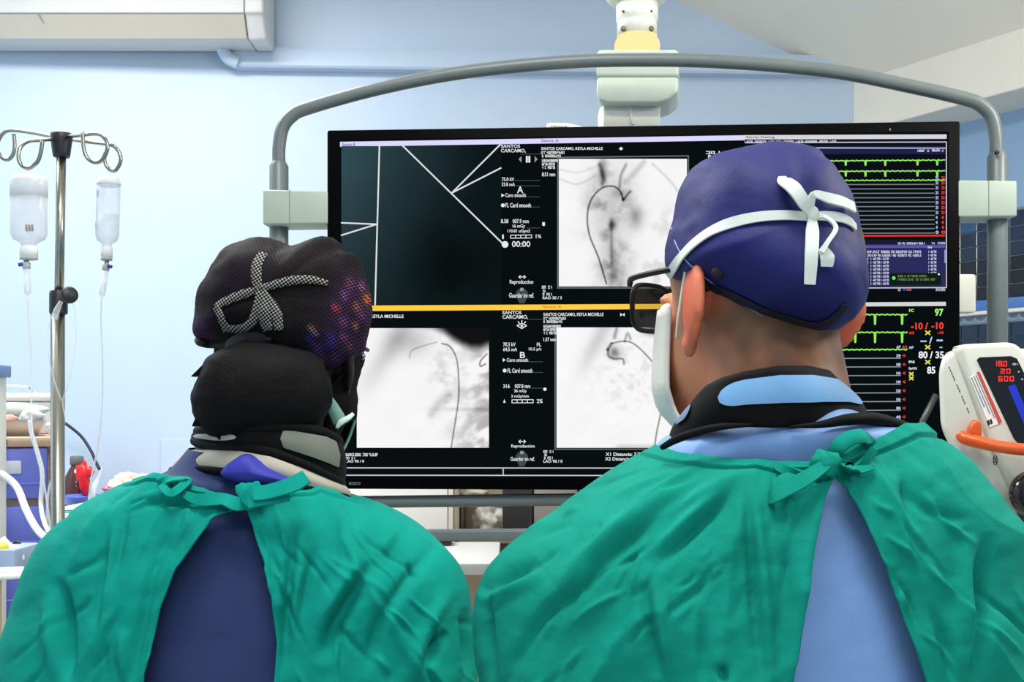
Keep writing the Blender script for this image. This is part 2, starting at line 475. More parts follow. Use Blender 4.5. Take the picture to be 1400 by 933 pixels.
def picB1(X, Y):
    v = .985 - .03 * fbm(X, Y, 30, 6)
    v -= .20 * G(X, Y, 560, 468, 30, 20) * (.6 + .6 * fbm(X, Y, 24, 14)) + .16 * np.exp(-((X - 520 + (Y - 500) * .6) / 16) ** 2) * sstep(570, 460, Y)
    v -= .26 * sstep(.42, .72, fbm(X * .8 + Y * .5, Y, 18, 17)) * sstep(595, 665, X + (Y - 560) * .1)
    v -= .13 * G(X, Y, 640, 560, 40, 3) + .14 * ln(X, Y, [(590, 566), (600, 552), (612, 540)], 6)
    v -= .14 * sstep(.5, .75, fbm(X, Y, 14, 21)) * G(X, Y, 610, 520, 20, 50)
    v -= .5 * ln(X, Y, [(617, 612), (622, 580), (627, 545), (627, 515), (624, 490), (615, 474), (604, 470)], .9)
    v -= .22 * ln(X, Y, [(560, 490), (563, 480), (576, 474), (598, 468)], .9) + .6 * ln(X, Y, [(666, 484), (657, 494), (657, 501), (664, 498)], .9)
    edge = np.interp(X, [590, 606, 620, 632, 645, 657, 669], [449, 455, 466, 473, 478, 478, 473])
    k = sstep(-4, 14, edge - Y + 3)* sstep(560, 610, X)
    return v * (1 - k) + .07 * k
def picB2(X, Y):
    v = .985 - .03 * fbm(X, Y, 30, 31)
    v -= .45 * G(X, Y, 840, 482, 8, 8) * (.5 + fbm(X, Y, 10, 33)) + .09 * sstep(.45, .75, fbm(X, Y, 9, 34)) * G(X, Y, 865, 515, 45, 50)
    v -= .15 * np.exp(-((X - 815 + (Y - 470) * .5) / 12) ** 2) * sstep(540, 460, Y)
    for pl, a, wd in (([(831, 478), (832, 487), (840, 491), (851, 491), (853, 498)], .4, 1.4), ([(836, 470), (850, 467), (864, 469), (880, 482), (896, 502), (904, 530), (904, 560), (898, 590), (895, 611)], .5, 1.0),
                      ([(840, 462), (843, 450)], .3, 2.5), ([(854, 467), (858, 456), (862, 464)], .3, 1.6), ([(831, 478), (836, 470)], .45, 2)):
        v -= a * ln(X, Y, pl, wd)
    v -= .12 * sstep(605, 611, Y) * sstep(835, 850, X)
    k = sstep(465, 448, Y) * sstep(870, 900, X); v = v * (1 - k * .75)
    return v
def black(X, Y):
    k = .045 + .03 * fbm(X, Y, 60, 44); return np.stack([k * .7, k * 1.1, k * 1.15], -1)
picture('x_ray_window', 467, 200, 685, 417, picA, 3.0)
picture('x_ray_window', 764, 217.5, 939, 392, picA2, .9)
picture('x_ray_window', 488, 449, 668.5, 612.5, picB1, .9)
picture('x_ray_window', 761, 448, 940, 612.5, picB2, .9)
lines('window_border', [[(762, 215.5), (941, 213.5), (941, 394)], [(762, 394), (941, 394)], [(762.5, 217), (762.5, 394)], [(759, 450), (759, 614.5), (940, 614.5)]], (96, 108, 104), 1.8, .0012)
# title bars, divider
quad('title_bar', [(465, 194.2), (1018, 185.2), (1018, 192), (465, 201)], (222, 218, 255))
quad('title_bar', [(1018, 185), (1294, 184), (1294, 190), (1018, 191)], (214, 214, 220))
quad('yellow_divider', [(505, 418), (960, 415.5), (960, 422.5), (505, 425.6)], (255, 206, 70))
lines('guide_line', [[(519, 200), (513, 417)], [(467, 305), (515, 307), (467, 322)], [(550, 199), (687, 333)], [(684, 198), (618, 264), (685, 230)]], (224, 228, 230), 2.0)
lines('status_frame', [[(472, 650), (472, 640), (1000, 640.4)], [(472, 650), (1000, 650.6)], [(688, 640), (688, 650)]], (196, 200, 208), 1.5)
white = (232, 236, 238)
def pan(y0, letter, l):
    texts('panel_text', l, white)
texts('panel_text', [('SANTOS', 685, 198, 711, 202.5), ('CARCAMO,', 685, 204, 719, 209.5),
    ('75.0 kV', 686, 243, 703, 248), ('33.8 mA', 686, 250, 704, 255), ('A', 707, 255, 715.5, 264.5), ('Coro smooth', 691, 264.5, 719, 270),
    ('FL Card smooth', 691, 278, 726, 284), ('8.58', 685, 300, 695, 305.5), ('007.9 mm', 701, 300, 723, 305.5), ('16 mGy', 701, 307, 718, 313),
    ('110.81 uGym2', 694, 314, 725, 319.5), ('1%', 732.5, 321, 740, 326), ('00:00', 700, 330, 725, 338), ('Reproduccion', 697, 383, 729, 390), ('Guardar im ref.', 696, 401, 730, 407.5)], white)
texts('panel_text', [('SANTOS', 687, 425.5, 713, 430), ('CARCAMO,', 687, 431, 722, 437),
    ('70.3 kV', 688, 468.5, 705, 474), ('FL', 734, 469, 740, 474), ('64.5 mA', 688, 475.5, 707, 480.5), ('10.2 p/s', 723, 475.5, 740, 480.5), ('B', 711, 481.5, 718, 490), ('Coro smooth', 693, 490, 722, 495),
    ('FL Card smooth', 694, 504, 728, 510), ('316', 688, 525.5, 697, 531), ('007.8 mm', 704, 525.5, 725, 531), ('36 mGy', 703, 532.5, 720, 538),
    ('3 mGy/min', 699, 540, 723, 545), ('2%', 734, 546, 742, 551.5), ('Reproduccion', 699, 608, 731, 613.5), ('Guardar im ref.', 698, 625, 731, 630.5)], white)
texts('window_text', [('SANTOS CARCAMO, KEYLA MICHELLE', 740, 201.5, 824, 206), ((13,), 740, 207, 772, 211), ((1, 10,), 741, 211.8, 767, 215.5),
    ((10,), 741, 218, 763, 222), ((8,), 741, 223, 759, 226.8), ((1, 1, 5,), 741, 227.6, 759, 231.3), ('8.51 mm', 741, 236, 759, 241.5),
    ((2, 2,), 741, 391, 755, 395), ('S', 742, 396.5, 746, 400), ((1, 3,), 742, 401, 755, 404.5), ('RAO 30 / 3', 742, 405.5, 768, 409.5),
    ('SANTOS CARCAMO, KEYLA MICHELLE', 743, 428, 825, 433.2), ((13,), 743, 434, 774, 437.6), ((1, 10,), 743, 438.2, 769, 442),
    ((10,), 743, 444.6, 767, 448.4), ((8,), 743, 449.2, 761, 453), ((1, 1, 5,), 743, 453.8, 761, 457.4), ('1.57 mm', 743, 462, 760, 467),
    ((2, 2,), 743, 616, 757, 619.6), ('S', 744, 620.4, 748, 623.8), ((1, 3,), 744, 624.6, 756, 628.4), ('LAO 90 / 0', 743, 629, 769, 633),
    ('KEYLA MICHELLE', 507, 430.5, 552, 435), ((10, 10,), 473, 620, 517, 624), ((2, 2,), 473, 625, 486, 628.4), ('LAO 90 / 0', 473, 629, 498, 632.8),
    ('X1 Distancia: 7.75 mm', 828, 619, 890, 623.8), ('X2 Distancia: 21.05 mm', 827, 625.4, 890, 630)], white, bold=.02)
texts('title_text', [('Sensis A', 740, 190.5, 764, 194.8), ('Sensis B', 468, 196, 486, 199.8)], (96, 84, 190))
texts('title_text', [('Sensis A', 742, 418, 768, 421.6)], (214, 120, 30), .002)
texts('title_text', [('Sensis Dialog', 1020, 186.6, 1059, 190)], (60, 60, 66))
lines('rule_line', [[(712, 211), (741, 211)], [(704, 247), (738, 247)], [(705, 254.5), (738, 254.5)], [(720, 269.5), (738, 269.5)], [(727, 283.5), (738, 283.5)], [(720, 312), (738, 312)],
    [(723, 437), (741, 437)], [(722, 495), (742, 495)], [(729, 509.5), (742, 509.5)], [(726, 531), (742, 531)]], (70, 84, 84), .8)
lines('dose_bar', [[(698, 322), (727, 321.6), (727, 325.6), (698, 326), (698, 322)], [(705, 322), (705, 326)], [(712, 322), (712, 326)], [(719, 322), (719, 326)]], white, 1.0, join=True)
lines('dose_bar', [[(700, 547), (729, 546.8), (729, 551), (700, 551.2), (700, 547)], [(707, 547), (707, 551)], [(714, 547), (714, 551)], [(721, 547), (721, 551)]], white, 1.0, join=True)
def disc(cx, cy, r, n=16): return [(cx + r * math.cos(2 * math.pi * i / n), cy + r * math.sin(2 * math.pi * i / n)) for i in range(n)]
quad('timer_icon', disc(690.5, 334.5, 4.6), white)
quad('pause_icon', [(719, 213.5), (721.6, 213.5), (721.6, 222.5), (719, 222.5)], white); quad('pause_icon', [(722.4, 213.5), (725, 213.5), (725, 222.5), (722.4, 222.5)], white)
quad('back_icon', [(709, 218), (713, 213.6), (713, 222.4)], (150, 158, 156)); quad('next_icon', [(731, 213.6), (735, 218), (731, 222.4)], (150, 158, 156))
quad('play_icon', [(685.5, 265), (690, 267.3), (685.5, 270)], white); quad('play_icon', [(687.5, 490), (691.5, 492.5), (687.5, 495)], white)
quad('mode_icon', disc(687.6, 281, 2.6), white); quad('mode_icon', disc(690, 507, 2.6), white)
rect('marker_icon', 741.5, 304, 745, 309, white); quad('marker_icon', disc(745, 532.5, 2.3), white)
rect('person_icon', 686.5, 321, 688.8, 327, white); quad('person_icon', [(688, 551), (689.5, 546), (691.4, 551)], white)
quad('plus_icon', [(846, 203.5), (849, 201), (852, 203.5), (849, 206)], white); quad('plus_icon', [(848, 428), (851, 430.5), (854, 428), (854, 433), (851, 430.8), (848, 433)], white)
lines('eye_icon', [[(707, 445.5), (713.5, 442.5), (720, 445.5), (713.5, 449.5), (707, 445.5)], [(713.5, 438.6), (713.5, 441.2)], [(708.5, 440), (710, 442.4)], [(718.5, 440), (717, 442.4)]], white, 1.3, join=True)
quad('eye_icon', disc(713.5, 446, 1.7), white)
for yy in (379, 604):
    lines('arrow_icon', [[(709.5, yy), (718.5, yy)], [(711.5, yy - 2), (709.5, yy), (711.5, yy + 2)], [(716.5, yy - 2), (718.5, yy), (716.5, yy + 2)]], white, 1.1, join=True)
for yy in (395, 618):
    quad('mouse_icon', disc(713.5, yy + 8, 8.5, 18), (66, 76, 78)); quad('mouse_icon', [(706, yy + 11), (721, yy + 11), (717, yy + 20), (710, yy + 20)], (66, 76, 78))
    rect('mouse_icon', 711.3, yy - 1, 715.8, yy + 3, (150, 158, 160), .0014)
texts('logo', [('EIZO', 477.5, 659.4, 493, 663.2)], (120, 128, 132))
rect('power_led', 1216, 176, 1217.4, 178.6, (190, 220, 170), .0012)
# ---- upper right window: traces and log
rect('trace_window', 1018, 190.5, 1294, 398, (12, 16, 22), .0009)
quad('tool_bar', [(1018, 199), (1292, 200), (1292, 211), (1018, 211)], (32, 34, 74), .0012)
quad('tool_bar', [(1018, 191), (1292, 190.5), (1292, 194.5), (1018, 195)], (20, 20, 40), .0012)
lines('window_border', [[(1019, 195.5), (1293.5, 194.5), (1293.5, 393.5), (1020, 395)], [(1091, 202.5), (1292, 203)]], (200, 200, 222), 1.4)
quad('log_window', [(1018, 328), (1292, 328), (1292, 392), (1018, 392)], (44, 44, 92), .0012)
quad('log_window', [(1018, 328), (1292, 328), (1292, 334), (1018, 334)], (24, 26, 48), .0014)
quad('log_window', [(1018, 336), (1292, 335.5), (1292, 339), (1018, 340)], (92, 88, 168), .0014)
rect('tool_button', 1024, 199.4, 1058, 206, (52, 52, 130), .0014); rect('tool_button', 1077, 199.4, 1093, 203.5, (214, 214, 236), .0014)
texts('tool_text', [((7,), 1026, 200.6, 1045, 205), ((4,), 1063, 200, 1073, 203), ((4, 1,), 1254, 205, 1270, 208), ((5, 1,), 1273.6, 204.6, 1289.5, 207.6),
    ((5,), 1018, 192.6, 1029, 195.6), ((11,), 1031.5, 192.6, 1047.5, 195.6), ((5,), 1050, 192.6, 1058, 195.4), ((4,), 1061, 192.6, 1068, 195.4), ((8,), 1071, 192.4, 1085, 195.2), ((5,), 1087.6, 192.4, 1098, 195.2), ((10,), 1100, 192.4, 1117, 195.2), ((6,), 1120, 192.2, 1131.6, 195.2), ((5,), 1134.6, 192.2, 1143, 195.2)], (226, 228, 250), .002)
def ecg(x0, x1, y, dips, depth, slope=0.0):
    pl = []; x = x0
    while x <= x1:
        yy = y + slope * (x - x0) + .45 * math.sin(x * .9) + .3 * math.sin(x * 2.3)
        pl.append((x, yy)); x += 1.7
    out = []
    for (px, py) in pl:
        hit = [d for d in dips if px <= d < px + 1.7]
        out.append((px, py))
        if hit:
            d = hit[0]; out += [(d - 1, py), (d - .5, py + depth), (d + .5, py + depth), (d + 1.1, py)]
    return out
green = (150, 240, 90)
d1 = [1075, 1102, 1129, 1156, 1183, 1210, 1254, 1281]
lines('heart_trace', [ecg(1040, 1292, 221, d1, 6, -.007), ecg(1040, 1292, 235, d1, 6.5, -.004), ecg(1040, 1292, 247.4, [], 0, -.003)], green, 1.5)
lines('flat_trace', [[(1040, 253 + i * 6.05), (1277, 252.4 + i * 6.05)] for i in range(12)], (122, 130, 132), 1.3)
lines('red_trace', [[(1040, 323.5), (1291, 322.4)]], (238, 46, 40), 2.4)
texts('channel_text', [(t, 1278.5, 241.6 + i * 6.75, 1283, 245.8 + i * 6.75) for i, t in enumerate([(3,)] * 8 + [(2,)] * 3 + ['0'])], (190, 210, 255), .002, .03)
texts('channel_text', [(t, 1286.3, 241.6 + i * 6.75, 1292, 245.8 + i * 6.75) for i, t in enumerate([(3,)] * 8 + [(2,)] * 3 + ['0'])], (250, 70, 56), .002, .03)
rows_ = [((4,), 1268, 337.2, 1274, 340)]
for i in range(10):
    y = 343 + i * 4.85
    if i < 2: rows_ += [([(8, 11, 8, 3, 10, 3, 7,), (8, 11, 8, 3, 8, 3, 7,)][i], 1171, y, 1259, y + 3.4)]
    else: rows_ += [((6,), 1170, y, 1187, y + 3.2), ((5,), 1190, y, 1203, y + 3.2), ((5,), 1204, y, 1215, y + 3.2)]
    if i < 7 or i == 9: rows_ += [((5,), 1269, y, 1280, y + 3.2)]
rows_ += [((5, 12,), 1227, 331.6, 1264, 334.6), ('TA', 1273, 331.6, 1278, 334.4), ((8,), 1281.6, 331.4, 1292, 334.4), ('O', 1227, 394.4, 1231, 398.4), ((8,), 1279, 394.6, 1292, 398.2)]
texts('log_text', rows_, (214, 216, 240), .002, .02)
rect('pop_up_note', 1216, 373.6, 1286, 390.6, (14, 32, 20), .0022)
quad('pop_up_note', disc(1221.4, 380.6, 2.5), (110, 230, 110), .0025); quad('pop_up_note', disc(1283, 375.4, 1.4), white, .0025)
texts('pop_up_text', [((5, 2, 2, 7, 7,), 1227, 376.4, 1266, 379.4), ((8, 2, 2, 4, 2, 5, 5,), 1227, 381, 1279, 384)], (120, 140, 96), .0026)
rect('scroll_bar', 1290.6, 342, 1292.6, 360, (150, 150, 215), .002)
texts('status_text', [('p', 1235, 394.6, 1237.6, 398.4)], (80, 120, 240)); texts('status_text', [('ox', 1239, 394.8, 1246, 398)], (240, 90, 90))
# ---- lower right window: live vital signs
quad('title_bar', [(1040, 414.5), (1293, 413), (1293, 418.6), (1040, 420)], (214, 214, 214))
d2 = [1115, 1142, 1169, 1196, 1233]
lines('heart_trace', [ecg(1080, 1241, 430.5, d2, 13), ecg(1080, 1241, 454.8, d2, 13.5), ecg(1080, 1241, 478.8, [], 0, -.004)], green, 1.7)
lines('flat_trace', [[(1080, 490.6 + i * 11.85), (1231, 490 + i * 11.85)] for i in range(8)], (150, 156, 158), 1.2)
texts('channel_text', [(t, 1225, 472.8 + i * 11.95, 1230.8, 476.6 + i * 11.95) for i, t in enumerate(['AP', '200', '180', '160', '140', '120', '100', '80', '60'])], (200, 215, 255), .002, .03)
texts('channel_text', [(t, 1233, 472.8 + i * 11.95, 1239.8, 476.6 + i * 11.95) for i, t in enumerate(['AO'] + [(2,)] * 8)], (250, 60, 56), .002, .03)
texts('vital_number', [('97', 1277.5, 422.4, 1289.4, 432.4), ('FC', 1242.4, 422.8, 1249, 427)], (170, 245, 130), .002, .03)
texts('vital_number', [('-10 /', 1245, 441.4, 1268.4, 450.8), ('-10', 1273, 440.8, 1289.6, 450.4), ('AO', 1242, 453.6, 1249.4, 457.4), ('-10', 1281, 453.4, 1289.4, 457)], (250, 66, 60), .002, .03)
texts('vital_number', [('-- /', 1258, 461, 1274.4, 470), ('--', 1280, 464.6, 1288.4, 467), ('AP', 1242, 473.6, 1248.6, 477.4), ('--', 1284, 474.6, 1288, 476)], (190, 214, 255), .002, .03)
texts('vital_number', [('80 / 35', 1255.4, 480.6, 1290, 490.4), ('PNI', 1242, 493.4, 1249.8, 497), ('SpO2', 1242, 502.4, 1253, 506.4), ('85', 1267, 501.6, 1278.4, 511.4)], (236, 240, 240), .002, .03)
lines('alarm_mark', [[(1265 + a, y - 2.4), (1271 - 0 - a, y + 2.4)] for y in (455.4, 475, 495.4) for a in (0, 6)] + [[(1243, 511.6 + i * 6 - 2), (1248, 511.6 + i * 6 + 2)] for i in range(2)] + [[(1248, 511.6 + i * 6 - 2), (1243, 511.6 + i * 6 + 2)] for i in range(2)], (236, 226, 80), 1.7, .002)
texts('corner_text', [((5,), 1283, 619.6, 1290, 622.4)], white)
texts('corner_text', [((3,), 965, 207, 985, 211), ((3,), 993, 207, 1014, 211), ('R', 968, 212, 973, 217)], white)

# ------------------------------------------------------------------ the carrier: bumper tube, brackets, ceiling column
car = thing('monitor_carrier', 'grey tubular bumper frame and white ceiling column carrying the monitor', 'monitor mount', (0.25, 2.3, 2.0))
tube_m = mat('grey_tube_paint', (102, 111, 111), 0.38, var=0.04)
sage = mat('sage_plastic', (164, 177, 164), 0.5, var=0.03)
cream = mat('cream_plastic', (226, 228, 216), 0.45, var=0.02)
def scrd(px, py, off=-.04): return scr(px, py, off)
r = .0135
arch = [scrd(374, 218), scrd(374, 195), scrd(379, 168), scrd(392, 151), scrd(415, 140), scrd(500, 116), scrd(600, 95), scrd(700, 82), scrd(800, 74.5), scrd(880, 73), scrd(960, 74), scrd(1060, 80),
        scrd(1160, 91), scrd(1260, 111), scrd(1330, 127), scrd(1352, 136), scrd(1367, 153), scrd(1373, 180), scrd(1374, 205)]
MB().add(tube(arch, r, 16, 5)).obj('arch_tube', tube_m, car)
for px, y0, pe in ((374, 212, 735), (1375, 198, 735)):
    MB().add(lathe([(.012, .0), (.0135, -.004), (.0193, -.014), (.0193, -.02 - .74)], scrd(px, y0), 24)).obj('side_post', tube_m, car)
sharp(MB().add(prism([scr(359, 259, 0), scr(449, 261, 0), scr(449, 306, 0), scr(359, 307, 0)], -MN * .075, .004)).obj('bracket', sage, car))
sharp(MB().add(prism([scr(1309, 246, 0), scr(1391, 247, 0), scr(1391, 296, 0), scr(1309, 297, 0)], -MN * .075, .004)).obj('bracket', sage, car))
for x, y0, y1 in ((396, 260, 306.5), (1352, 247, 296.5)):
    MB().add(prism([scr(x - .5, y0, .0006), scr(x + .5, y0, .0006), scr(x + .5, y1, .0006), scr(x - .5, y1, .0006)], -MN * .002)).obj('bracket_seam', mat('seam_grey', (120, 130, 122), .6), car, False)
MB().add(tube([scrd(368, 690, -.03), scrd(1382, 678, -.03)], .0125, 16, smooth=False)).obj('lower_rail', tube_m, car)
sharp(MB().add(prism([scr(366, 730, -.03), scr(1384, 722, -.03), scr(1384, 739.5, -.03), scr(366, 744, -.03)], -MN * .03, .004)).obj('flat_rail', tube_m, car))
MB().add(lathe([(.004, 0), (.004, .006)], scr(1367, 206, -.018), 10, MN)).obj('screw', mat('dark_screw', (60, 60, 60), .4, .8), car)
# cross bar behind the display that ties the posts to the stem
Yb = 2.34
sharp(MB().add(box((-.46, 2.19, 1.70), (.96, 2.23, 1.78), .006)).obj('back_bar', cream, car))
cx = P(871, 100, Yb).x
def zb(py, Y=Yb): return CAMZ - (py - HZ) / F * Y
def rbox(name, px0, px1, py0, py1, Y0, Y1, m, bev): return sharp(MB().add(box((P(px0, 0, Y0).x, Y0, zb(py1, Y0)), (P(px1, 0, Y0).x, Y1, zb(py0, Y0)), bev, 4)).obj(name, m, car))
rbox('column_stem', 824, 903, 132, 420, 2.27, 2.40, cream, .005)
sharp(MB().add(prism([P(858, 143, 2.266), P(863, 143, 2.266), P(867, 170, 2.266), P(864, 170, 2.266)], (0, .01, 0))).obj('stem_seam', white_m, car))
# joint box: upper and lower shells
def shell(y0, y1, name, bot=0):
    pts = [(816, y0), (822, y0 - 1), (922, y0 - 1), (928, y0)]
    if bot: pts += [(927, y1 - 15), (914, y1 - 4), (900, y1), (830, y1), (819, y1 - 4), (815, y1 - 14)]
    else: pts += [(928, y1), (815, y1)]
    return sharp(MB().add(prism([P(x, y, 2.24) for x, y in pts], (.02, .12, 0), .007, 3)).obj(name, mat('mint_white_plastic', (192, 204, 192), .4, var=.02), car))
shell(68, 104.6, 'joint_box'); shell(105.4, 141, 'joint_cover', 1)
MB().add(lathe([(x / F * Yb, zb(y)) for x, y in ((31, 68), (31, 62), (30, 57), (27, 52), (27.5, 50))], (cx, Yb, 0), 40)).obj('glowing_ring', emit('ring_lamp_glow', (255, 228, 160), 1.15), car)
MB().add(lathe([(x / F * Yb, zb(y)) for x, y in ((27.5, 51), (27, 34), (27, 30), (28.5, 28), (28.5, 6))], (cx, Yb, 0), 40)).obj('column_neck', cream, car)
MB().add(lathe([(x / F * Yb, zb(y)) for x, y in ((28.5, 6), (36, 3), (42, -3), (46, -12), (46, -300))], (cx, Yb, 0), 40)).obj('ceiling_column', cream, car)
for dx in (-18.5, 18.5):
    for py, rr in ((40, .006), (16, .003)):
        MB().add(lathe([(rr, 0), (rr, .004), (rr * .5, .006)], P(871 + dx, py, Yb - .034), 14, (dx * .02, -1, 0))).obj('screw', mat('brass_screw', (120, 105, 80), .35, .7), car)
# little loudspeaker / camera head peeping over the top edge
spk = thing('intercom_head', 'small white grilled intercom head peeping over the monitor top edge', 'intercom', scr(778, 175, -.06))
sharp(MB().add(prism([scr(746, 176, -.05), scr(746, 161, -.05), scr(749, 158, -.05), scr(776, 158.4, -.05), scr(800, 164, -.05), scr(808, 176, -.05)], -MN * .05, .004)).obj('shell', cream, spk))
for i in range(9):
    x = 753 + i * 2.6
    MB().add(prism([scr(x, 163, -.0495), scr(x + 1.2, 163, -.0495), scr(x + 1.2, 170, -.0495), scr(x, 170, -.0495)], MN * .0006)).obj('grille_slot', mat('slot_grey', (110, 112, 108), .7), spk, False)
# ------------------------------------------------------------------ air conditioner high on the wall
ac = thing('air_conditioner', 'white wall air conditioner cut off by the top left corner', 'air conditioner', (-1.6, 4.2, 2.97))
acw = mat('ac_white_plastic', (204, 206, 204), .45, var=.015); acb = mat('ac_beige_plastic', (182, 178, 166), .5, var=.02)
Ya = 4.14
x0, x1 = -2.25, P(333, 0, Ya).x
za = lambda py: CAMZ - (py - HZ) / F * Ya
body = [(Ya + .01, 3.33), (Ya, za(17)), (Ya + .012, za(17.5)), (Ya + .06, za(46)), (4.345, za(46)), (4.345, 3.33)]
sharp(MB().add(prism([(x0, y, z) for y, z in body], (x1 - x0, 0, 0), .004)).obj('body', acw, ac))
sharp(MB().add(prism([(x0, Ya + .006, za(19)), (x0, Ya + .05, za(47)), (x0, Ya + .058, za(46)), (x0, Ya + .016, za(18))], (x1 - x0, 0, 0), .001, 1)).obj('lower_flap', acb, ac))
sharp(MB().add(prism([(x1 + .002, y - .004, z - .004 if z < 3.2 else z) for y, z in body], (P(360, 0, Ya).x - x1 - .002, 0, 0), .012)).obj('end_cap', acw, ac))
MB().add(prism([P(51, 19, Ya - .002), P(53, 19, Ya - .002), P(70, 46, Ya + .048), P(68, 46, Ya + .048)], (0, .006, 0))).obj('flap_seam', mat('seam_beige', (150, 146, 136), .7), ac, False)
dp = tag(MB().add(tube([P(303, 40, 4.33), P(303, 56, 4.33), P(306, 70, 4.335), P(313, 80, 4.34), P(326, 86, 4.35)], .027, 16, 8)).obj('drain_pipe', wall_m), 'pale curved pipe from the air conditioner into the wall ledge', 'pipe')

# ------------------------------------------------------------------ infusion stand
chrome = mat('brushed_chrome', (158, 158, 146), .25, 1.0, var=.04)
blackp = mat('black_plastic', (24, 27, 33), .45)
Yi = 2.3
ivx = P(83, 0, Yi).x
iv = thing('infusion_stand', 'chrome infusion stand with four curled hooks and black clamp', 'IV stand', (ivx, Yi, 0))
zi = lambda py: CAMZ - (py - HZ) / F * Yi
ivb = P(79, 0, Yi).x
MB().add(lathe([(.0148, zi(415)), (.0148, .09)], (ivb, Yi, 0), 24)).obj('lower_pole', chrome, iv)
MB().add(tube([(P(80.5, 0, Yi).x, Yi, zi(425)), (P(84, 0, Yi).x, Yi, zi(205))], .0098, 20, smooth=False)).obj('upper_pole', chrome, iv)
MB().add(lathe([(.0165, zi(215)), (.018, zi(212)), (.0225, zi(190)), (.0225, zi(184)), (.02, zi(182))], (P(84, 0, Yi).x, Yi, 0), 28)).obj('hub', blackp, iv)
def hook(pts):
    MB().add(tube([P(x, y, Y) for x, y, Y in pts], .0042, 10, 8)).obj('hook', chrome, iv)
hook([(76, 188, 2.31), (50, 182.5, 2.34), (22, 178.5, 2.37), (8, 180, 2.38), (-1, 190, 2.385), (-4, 203, 2.385), (2, 215, 2.385), (10, 218.5, 2.385), (17, 213, 2.385), (20, 200, 2.385), (19, 183, 2.385)])
hook([(76, 190, 2.29), (58, 191.5, 2.26), (40, 193, 2.24), (29, 200, 2.22), (25, 213, 2.215), (28, 224, 2.215), (36, 230, 2.215), (44, 228, 2.215), (52, 220, 2.215), (56, 207, 2.215), (58, 193, 2.215)])
hook([(92, 187, 2.29), (110, 185, 2.26), (132, 183, 2.24), (142, 188, 2.23), (147, 199, 2.225), (144, 212, 2.225), (136, 221, 2.225), (127, 221.5, 2.225), (118, 214, 2.225), (114, 200, 2.225), (113, 181, 2.225)])
hook([(92, 190, 2.31), (120, 194, 2.34), (150, 198, 2.36), (160, 204, 2.37), (165, 215, 2.37), (163, 226, 2.37), (156, 234, 2.37), (147, 229, 2.37), (143, 219, 2.37), (144, 208, 2.37)])
sharp(MB().add(lathe([(.0165, zi(430)), (.019, zi(428)), (.019, zi(402)), (.0165, zi(398))], (P(80, 0, Yi).x, Yi, 0), 24)).obj('clamp_collar', blackp, iv))
MB().add(lathe([(.006, 0), (.006, .02), (.0165, .024), (.018, .03), (.018, .038), (.014, .042)], P(88, 408, Yi - .005), 24, (.62, -.75, .12))).obj('clamp_knob', blackp, iv)
for i in range(5):
    a = 2 * math.pi * i / 5 + .3
    e = Vector((ivb + .2 * math.cos(a), Yi + .2 * math.sin(a), .055))
    MB().add(tube([(ivb, Yi, .11), (ivb + .1 * math.cos(a), Yi + .1 * math.sin(a), .1), e + Vector((0, 0, .01))], .012, 10, 4)).obj('base_leg', chrome, iv)
    MB().add(lathe([(.012, -.028), (.026, -.026), (.026, .026), (.012, .028)], (e.x, e.y, .0265), 16, (-math.sin(a), math.cos(a), 0))).obj('castor', blackp, iv)
# infusion bottles
def glassy(name, rgb, fac, rough=.15):
    if name in MATS: return MATS[name]
    m = bpy.data.materials.new(name); m.use_nodes = True
    N = m.node_tree.nodes; L = m.node_tree.links; b = N['Principled BSDF']
    b.inputs['Base Color'].default_value = s2l(rgb) + (1,); b.inputs['Roughness'].default_value = rough
    tr_ = N.new('ShaderNodeBsdfTransparent'); mx = N.new('ShaderNodeMixShader')
    lw = N.new('ShaderNodeLayerWeight'); lw.inputs['Blend'].default_value = .35
    mp = N.new('ShaderNodeMapRange'); mp.inputs['To Min'].default_value = fac; mp.inputs['To Max'].default_value = min(1, fac + .5)
    L.new(lw.outputs['Facing'], mp.inputs['Value']); L.new(mp.outputs[0], mx.inputs['Fac'])
    L.new(tr_.outputs[0], mx.inputs[1]); L.new(b.outputs[0], mx.inputs[2])
    L.new(mx.outputs[0], N['Material Output'].inputs['Surface'])
    MATS[name] = m; return m
clear = glassy('clear_plastic', (232, 238, 242), .28)
fluid = glassy('clear_fluid', (240, 244, 248), .22, .05)
frost = mat('frosted_white_plastic', (238, 240, 240), .4, var=.02)
greyp = mat('grey_stopper', (170, 172, 172), .5)
bluep = mat('blue_clip', (50, 60, 150), .4)
